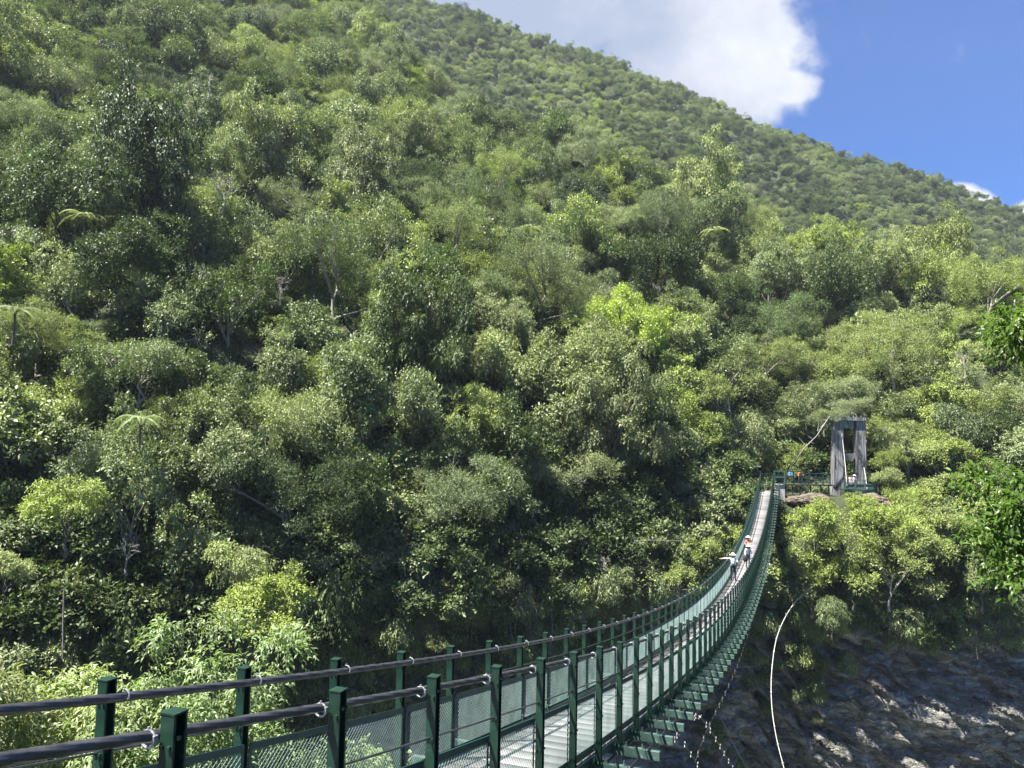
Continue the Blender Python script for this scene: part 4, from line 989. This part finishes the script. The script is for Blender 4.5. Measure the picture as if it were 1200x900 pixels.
# ------------------------------------------------------------------ people
def person(p, face, pose, cols, label, h=1.66, lean=0.0, scale_id=0, extras=()):
    """pose: dict of joint offsets in the body's own frame (x right, y forward)"""
    J = dict(pelvis=(0,0,.93), waist=(0,.0,1.06), chest=(0,-.01,1.25), neck=(0,.0,1.44), jaw=(0,.02,1.50), head=(0,.025,1.58), crown=(0,.015,1.655),
             shR=(.165,0,1.395), elR=(.20,-.02,1.12), wrR=(.21,.08,.88), shL=(-.165,0,1.395), elL=(-.20,-.02,1.12), wrL=(-.21,.08,.88),
             hipR=(.09,0,.88), knR=(.10,.03,.49), anR=(.10,-.01,.09), toR=(.12,.15,.035), hipL=(-.09,0,.88), knL=(-.10,.03,.49), anL=(-.10,-.01,.09), toL=(-.12,.15,.035))
    J.update(pose); Rr = dict(pelvis=.125, waist=.115, chest=.135, neck=.055, jaw=.075, head=.098, crown=.06, shR=.06, elR=.042, wrR=.03, shL=.06, elL=.042, wrL=.03,
             hipR=.088, knR=.058, anR=.042, toR=.035, hipL=.088, knL=.058, anL=.042, toL=.035)
    E = [('pelvis','waist'),('waist','chest'),('chest','neck'),('neck','jaw'),('jaw','head'),('head','crown'),('chest','shR'),('shR','elR'),('elR','wrR'),('chest','shL'),('shL','elL'),('elL','wrL'),
         ('pelvis','hipR'),('hipR','knR'),('knR','anR'),('anR','toR'),('pelvis','hipL'),('hipL','knL'),('knL','anL'),('anL','toL')]
    # hands: palm and five unequal fingers
    for sd, el, wr, sg in (('R','elR','wrR',1), ('L','elL','wrL',-1)):
        a = Vector(J[wr]); d_ = (a-Vector(J[el])).normalized(); s_ = d_.cross(Vector((0,1,0.2))).normalized()
        J['pm'+sd] = tuple(a+d_*.06); Rr['pm'+sd] = .026; E.append((wr, 'pm'+sd))
        for q, (ln, of) in enumerate(((.055,-.027),(.075,-.01),(.08,.006),(.07,.022),)):
            J[f'f{q}{sd}'] = tuple(a+d_*.10+s_*of); J[f'g{q}{sd}'] = tuple(a+d_*(.10+ln)+s_*of*1.2+Vector((0,.012,-.01))); Rr[f'f{q}{sd}'] = .009; Rr[f'g{q}{sd}'] = .007
            E.append(('pm'+sd, f'f{q}{sd}')); E.append((f'f{q}{sd}', f'g{q}{sd}'))
        J['th'+sd] = tuple(a+d_*.09-s_*.05); Rr['th'+sd] = .010; E.append(('pm'+sd, 'th'+sd))
    names = list(J); me = bpy.data.meshes.new('person'); me.from_pydata([J[n] for n in names], [(names.index(a), names.index(b_)) for a, b_ in E], [])
    tmp = link('person', me); sk = tmp.modifiers.new('skin', 'SKIN'); tmp.modifiers.new('sub', 'SUBSURF').levels = 1
    for i, n in enumerate(names): me.skin_vertices[0].data[i].radius = (Rr[n], Rr[n]*(.78 if n in ('pelvis','waist','chest') else 1)); me.skin_vertices[0].data[i].use_root = (n == 'pelvis')
    dg = bpy.context.evaluated_depsgraph_get(); ev = tmp.evaluated_get(dg); bm_ = bpy.data.meshes.new_from_object(ev); bpy.data.objects.remove(tmp)
    bm_.name = 'person'; bm_.materials.clear()
    top, bot, skin, shoe = cols['top'], cols['bottom'], 'skin', cols.get('shoe', 'black')
    for m_ in (top, bot, skin, shoe): bm_.materials.append(M[m_])
    segs = [(Vector(J[a]), Vector(J[b_]), (a, b_)) for a, b_ in E]
    mi = []
    for f in bm_.polygons:
        c = f.center; best = min(segs, key=lambda s_: (c - (s_[0]+(s_[1]-s_[0])*max(0, min(1, (c-s_[0]).dot(s_[1]-s_[0])/((s_[1]-s_[0]).length_squared+1e-9))))).length)
        a, b_ = best[2]; t_ = max(0, min(1, (c-best[0]).dot(best[1]-best[0])/((best[1]-best[0]).length_squared+1e-9)))
        if b_ in ('jaw','head','crown') or b_[0] in 'fg' or b_[:2] in ('pm','th') or (a, b_) == ('chest','neck') and t_ > .85: k = 2
        elif b_[:2] == 'wr' and not cols.get('sleeves', True): k = 2
        elif b_[:2] in ('hi','kn') or a == 'pelvis' and t_ < .5: k = 1
        elif b_[:2] == 'an': k = 1 if t_ < .85 else 3
        elif b_[:2] == 'to': k = 3
        else: k = 0
        mi.append(k)
    bm_.polygons.foreach_set('material_index', mi); bm_.polygons.foreach_set('use_smooth', [True]*len(mi))
    o = link('person', bm_, None, p); s = h/1.66; o.scale = (s, s, s); o.rotation_euler = (0, 0, face)
    hd = Vector(J['head'])
    def ball(mb, c, r_, zs=(0, 1), n=14, m_=8, sq=(1,1,1)):
        rings = []; v = []; f = []
        for i in range(m_+1):
            th_ = math.pi*(zs[0]+(zs[1]-zs[0])*i/m_)
            for j in range(n): v.append(Vector((math.sin(th_)*math.cos(2*math.pi*j/n)*sq[0], math.sin(th_)*math.sin(2*math.pi*j/n)*sq[1], math.cos(th_)*sq[2]))*r_+Vector(c))
        for i in range(m_):
            for j in range(n): f.append((i*n+j, (i+1)*n+j, (i+1)*n+(j+1) % n, i*n+(j+1) % n))
        mb.add(v, f)
    mb = MB(); ball(mb, hd+Vector((0,-.018,.016)), .112, (0, .62), sq=(.93,1.0,1.05)); mb.build('hair', M['hair'], o, True)
    mb = MB(); 
    for sx in (-.034, .034): ball(mb, hd+Vector((sx, .088, .008)), .013, n=8, m_=5)
    mb.build('eyes', M['black'], o, True)
    mb = MB(); mb.tube([hd+Vector((0,.092,.012)), hd+Vector((0,.118,-.022)), hd+Vector((0,.098,-.032))], [.009,.016,.010], 7); mb.build('nose', M['skin'], o, True)
    mb = MB(); mb.box(hd+Vector((0,.094,-.052)), (.045,.012,.010)); mb.build('mouth', M['pink'], o)
    if 'hat' in extras:
        mb = MB(); v = []; n = 20
        prof = [(.0,.135),(.06,.13),(.098,.105),(.108,.06),(.112,.045),(.17,.03),(.215,.012),(.214,.004),(.16,.018),(.108,.03)]
        for (r_, z_) in prof:
            for j in range(n): v.append(hd+Vector((math.cos(2*math.pi*j/n)*max(r_,.001), math.sin(2*math.pi*j/n)*max(r_,.001), z_+.02)))
        mb.add(v, [(i*n+j, i*n+(j+1) % n, (i+1)*n+(j+1) % n, (i+1)*n+j) for i in range(len(prof)-1) for j in range(n)]); mb.build('hat', M[cols.get('hat', 'hat')], o, True)
    if 'pack' in extras:
        ch = Vector(J['chest']); mb = MB(); ball(mb, ch+Vector((0,-.19,-.04)), .2, n=12, m_=8, sq=(.75,.55,1.15)); ball(mb, ch+Vector((0,-.29,-.12)), .11, n=10, m_=6, sq=(.9,.5,.9)); mb.build('backpack', M[cols.get('pack', 'black')], o, True)
    return tag(o, label, 'person', 'people on and beside the bridge')
def deckpt(s, off): 
    p = rail(s, off, -BH+.10); return p
A = person(deckpt(35.7, -BW*.76), -TH+.1, dict(elL=(-.42,.05,1.36), wrL=(-.66,.10,1.33), elR=(.30,-.04,1.17), wrR=(.34,.12,1.02), knR=(.13,.05,.49), anR=(.15,0,.09), toR=(.18,.15,.035)),
           dict(top='white', bottom='black', pack='grey', sleeves=True), 'person in a wide pale hat and black trousers reaching for the left cable', extras=('hat', 'pack'), h=1.64)
Bp = person(deckpt(40.2, -BW*.42), math.pi-TH+.5, dict(chest=(0,.06,1.23), neck=(0,.13,1.41), jaw=(0,.17,1.46), head=(0,.19,1.54), crown=(0,.19,1.61), shR=(.165,.07,1.37), shL=(-.165,.07,1.37), elR=(.24,.12,1.10), wrR=(.30,.26,.95), elL=(-.22,.10,1.10), wrL=(-.2,.28,.98)),
            dict(top='white', bottom='denim', hat='white'), 'stooping person in white top between the hatted person and the one in pink', extras=('hat',), h=1.6)
Cp = person(deckpt(43.4, -BW*.55), math.pi-TH, dict(elR=(.24,.06,1.14), wrR=(.16,.26,1.10), elL=(-.26,.06,1.14), wrL=(-.12,.26,1.08)), dict(top='pink', bottom='denim', hat='hat'), 'person in a pink top and tan hat farthest along the deck', extras=('hat',), h=1.62)
# bags
def bag(p, mat, label, w=.34, h=.40):
    mb = MB(); n = 14; v = []
    for i in range(7):
        t = i/6; r_ = w/2*(.55+.45*math.sin(math.pi*(.15+.75*t)))
        for j in range(n): v.append((math.cos(2*math.pi*j/n)*r_, math.sin(2*math.pi*j/n)*r_*.6, h*(t-.5)))
    mb.add(v, [(i*n+j, i*n+(j+1) % n, (i+1)*n+(j+1) % n, (i+1)*n+j) for i in range(6) for j in range(n)]+[tuple(range(n-1,-1,-1)), tuple(6*n+j for j in range(n))])
    root = empty('bag', p); mb.build('body', M[mat], root, True)
    m2 = MB(); m2.tube([Vector((-w*.25,0,h*.45)), Vector((-w*.15,0,h*.8)), Vector((w*.15,0,h*.8)), Vector((w*.25,0,h*.45))], .014, 6); m2.build('strap', M[mat], root, True)
    tag(root, label, 'bag'); return root
q = Bp.matrix_basis @ Vector((.30,.30,.72)); bag(q, 'black', 'black bag hanging from the hand of the stooping person')
q = Cp.matrix_basis @ Vector((-.08,.26,1.02)); bag(q, 'yellow', 'orange yellow bag held in front of the person in pink', .3, .3)
p = at(926, 568, 94.6); p.z = ZL-.04; person(p, math.pi*.95, dict(elR=(.24,.10,1.14), wrR=(.16,.34,1.10), elL=(-.24,.10,1.14), wrL=(-.16,.34,1.10)), dict(top='blue', bottom='black'), 'person in a bright blue top standing behind the landing railing', h=1.66)
p = at(937, 568, 94.6); p.z = ZL-.04; person(p, math.pi*1.1, dict(chest=(.0,.10,1.22), neck=(0,.2,1.38), jaw=(0,.24,1.43), head=(0,.27,1.51), crown=(0,.28,1.58), shR=(.165,.12,1.35), shL=(-.165,.12,1.35), elR=(.36,.16,1.16), wrR=(.42,.36,1.10), elL=(-.3,.2,1.14), wrL=(-.22,.42,1.08)), dict(top='orange', bottom='denim'), 'person in an orange red jacket leaning on the landing railing', h=1.66)
p = at(996.5, 573, 94.0); p.z = at(1000, 574, 93.2).z+.06; person(p, math.pi*.9, {}, dict(top='palepink', bottom='grey'), 'person in pale pink standing on the tower platform', h=1.62)
p = at(1001.5, 573, 94.3); p.z = at(1000, 574, 93.2).z+.06; person(p, math.pi*1.1, dict(elL=(-.25,.1,1.16), wrL=(-.1,.25,1.15)), dict(top='white', bottom='denim', hat='white'), 'person in white with a pale hat on the tower platform', extras=('hat',), h=1.66)

# ------------------------------------------------------------------ air
mb = MB(); mb.box((50, 310, 190), (1100, 1000, 520)); hz = mb.build('haze', M['soil']); hz.data.materials.clear()
m = bpy.data.materials.new('haze_air'); m.use_nodes = True; t = m.node_tree; t.nodes.clear()
pv = N(t, 'ShaderNodeVolumePrincipled'); pv.inputs['Color'].default_value = (.80,.88,1,1); pv.inputs['Density'].default_value = HAZE; pv.inputs['Anisotropy'].default_value = .2
mo = N(t, 'ShaderNodeOutputMaterial'); t.links.new(pv.outputs[0], mo.inputs['Volume']); hz.data.materials.append(m); tag(hz, kind='stuff')
# ------------------------------------------------------------------ labels of the trees
def tree_labels():
    marks = []
    def where(px, py, g):
        # a phrase by landmarks in the picture
        if py > 560 and px > 905: v = 'on the bank below the concrete tower' if px < 1050 else 'over the dark right cliff'
        elif px > 860 and py > 440: v = ('behind the far landing' if px < 960 else 'around the concrete tower' if px < 1050 else 'right of the concrete tower')
        elif px > 700 and py > 520: v = 'left of the bridge far end'
        else:
            col = ('at the left edge', 'left of the pale tree fern', 'above the near shrubs', 'above the second far post', 'over the mossy hollow', 'above the mid span', 'left of the far landing', 'above the far landing', 'above the concrete tower', 'at the right edge')[int(min(9, max(0, px)/120))]
            row = ('near the top edge', 'high on the slope', 'on the upper slope', 'at mid slope', 'on the lower slope', 'just over the cliff', 'in the shaded wall')[int(min(6, max(0, py)/105))]
            v = row + ' ' + col
        return v
    by = {}
    for t_ in TREES:
        root, look, hue, px, py, w, extra = t_
        lab = f'{look} {hue_word(hue)} tree {where(px, py, 0)}'
        by.setdefault(lab, []).append(t_)
    for lab, L in by.items():
        L.sort(key=lambda q: q[4])
        if len(L) == 1: names = [lab]
        else:
            n_ = len(L); ordn = ['topmost', 'second highest', 'third highest', 'fourth highest', 'fifth highest', 'sixth highest', 'seventh highest', 'eighth highest']
            names = [(('upper ' if i == 0 else 'lower ') if n_ == 2 else ordn[min(i, 7)]+' ' if i < n_-1 else 'lowest ') + lab for i in range(n_)]
        for q, nm in zip(L, names): tag(q[0], nm, 'tree', 'forest trees on the far slope')
tree_labels()
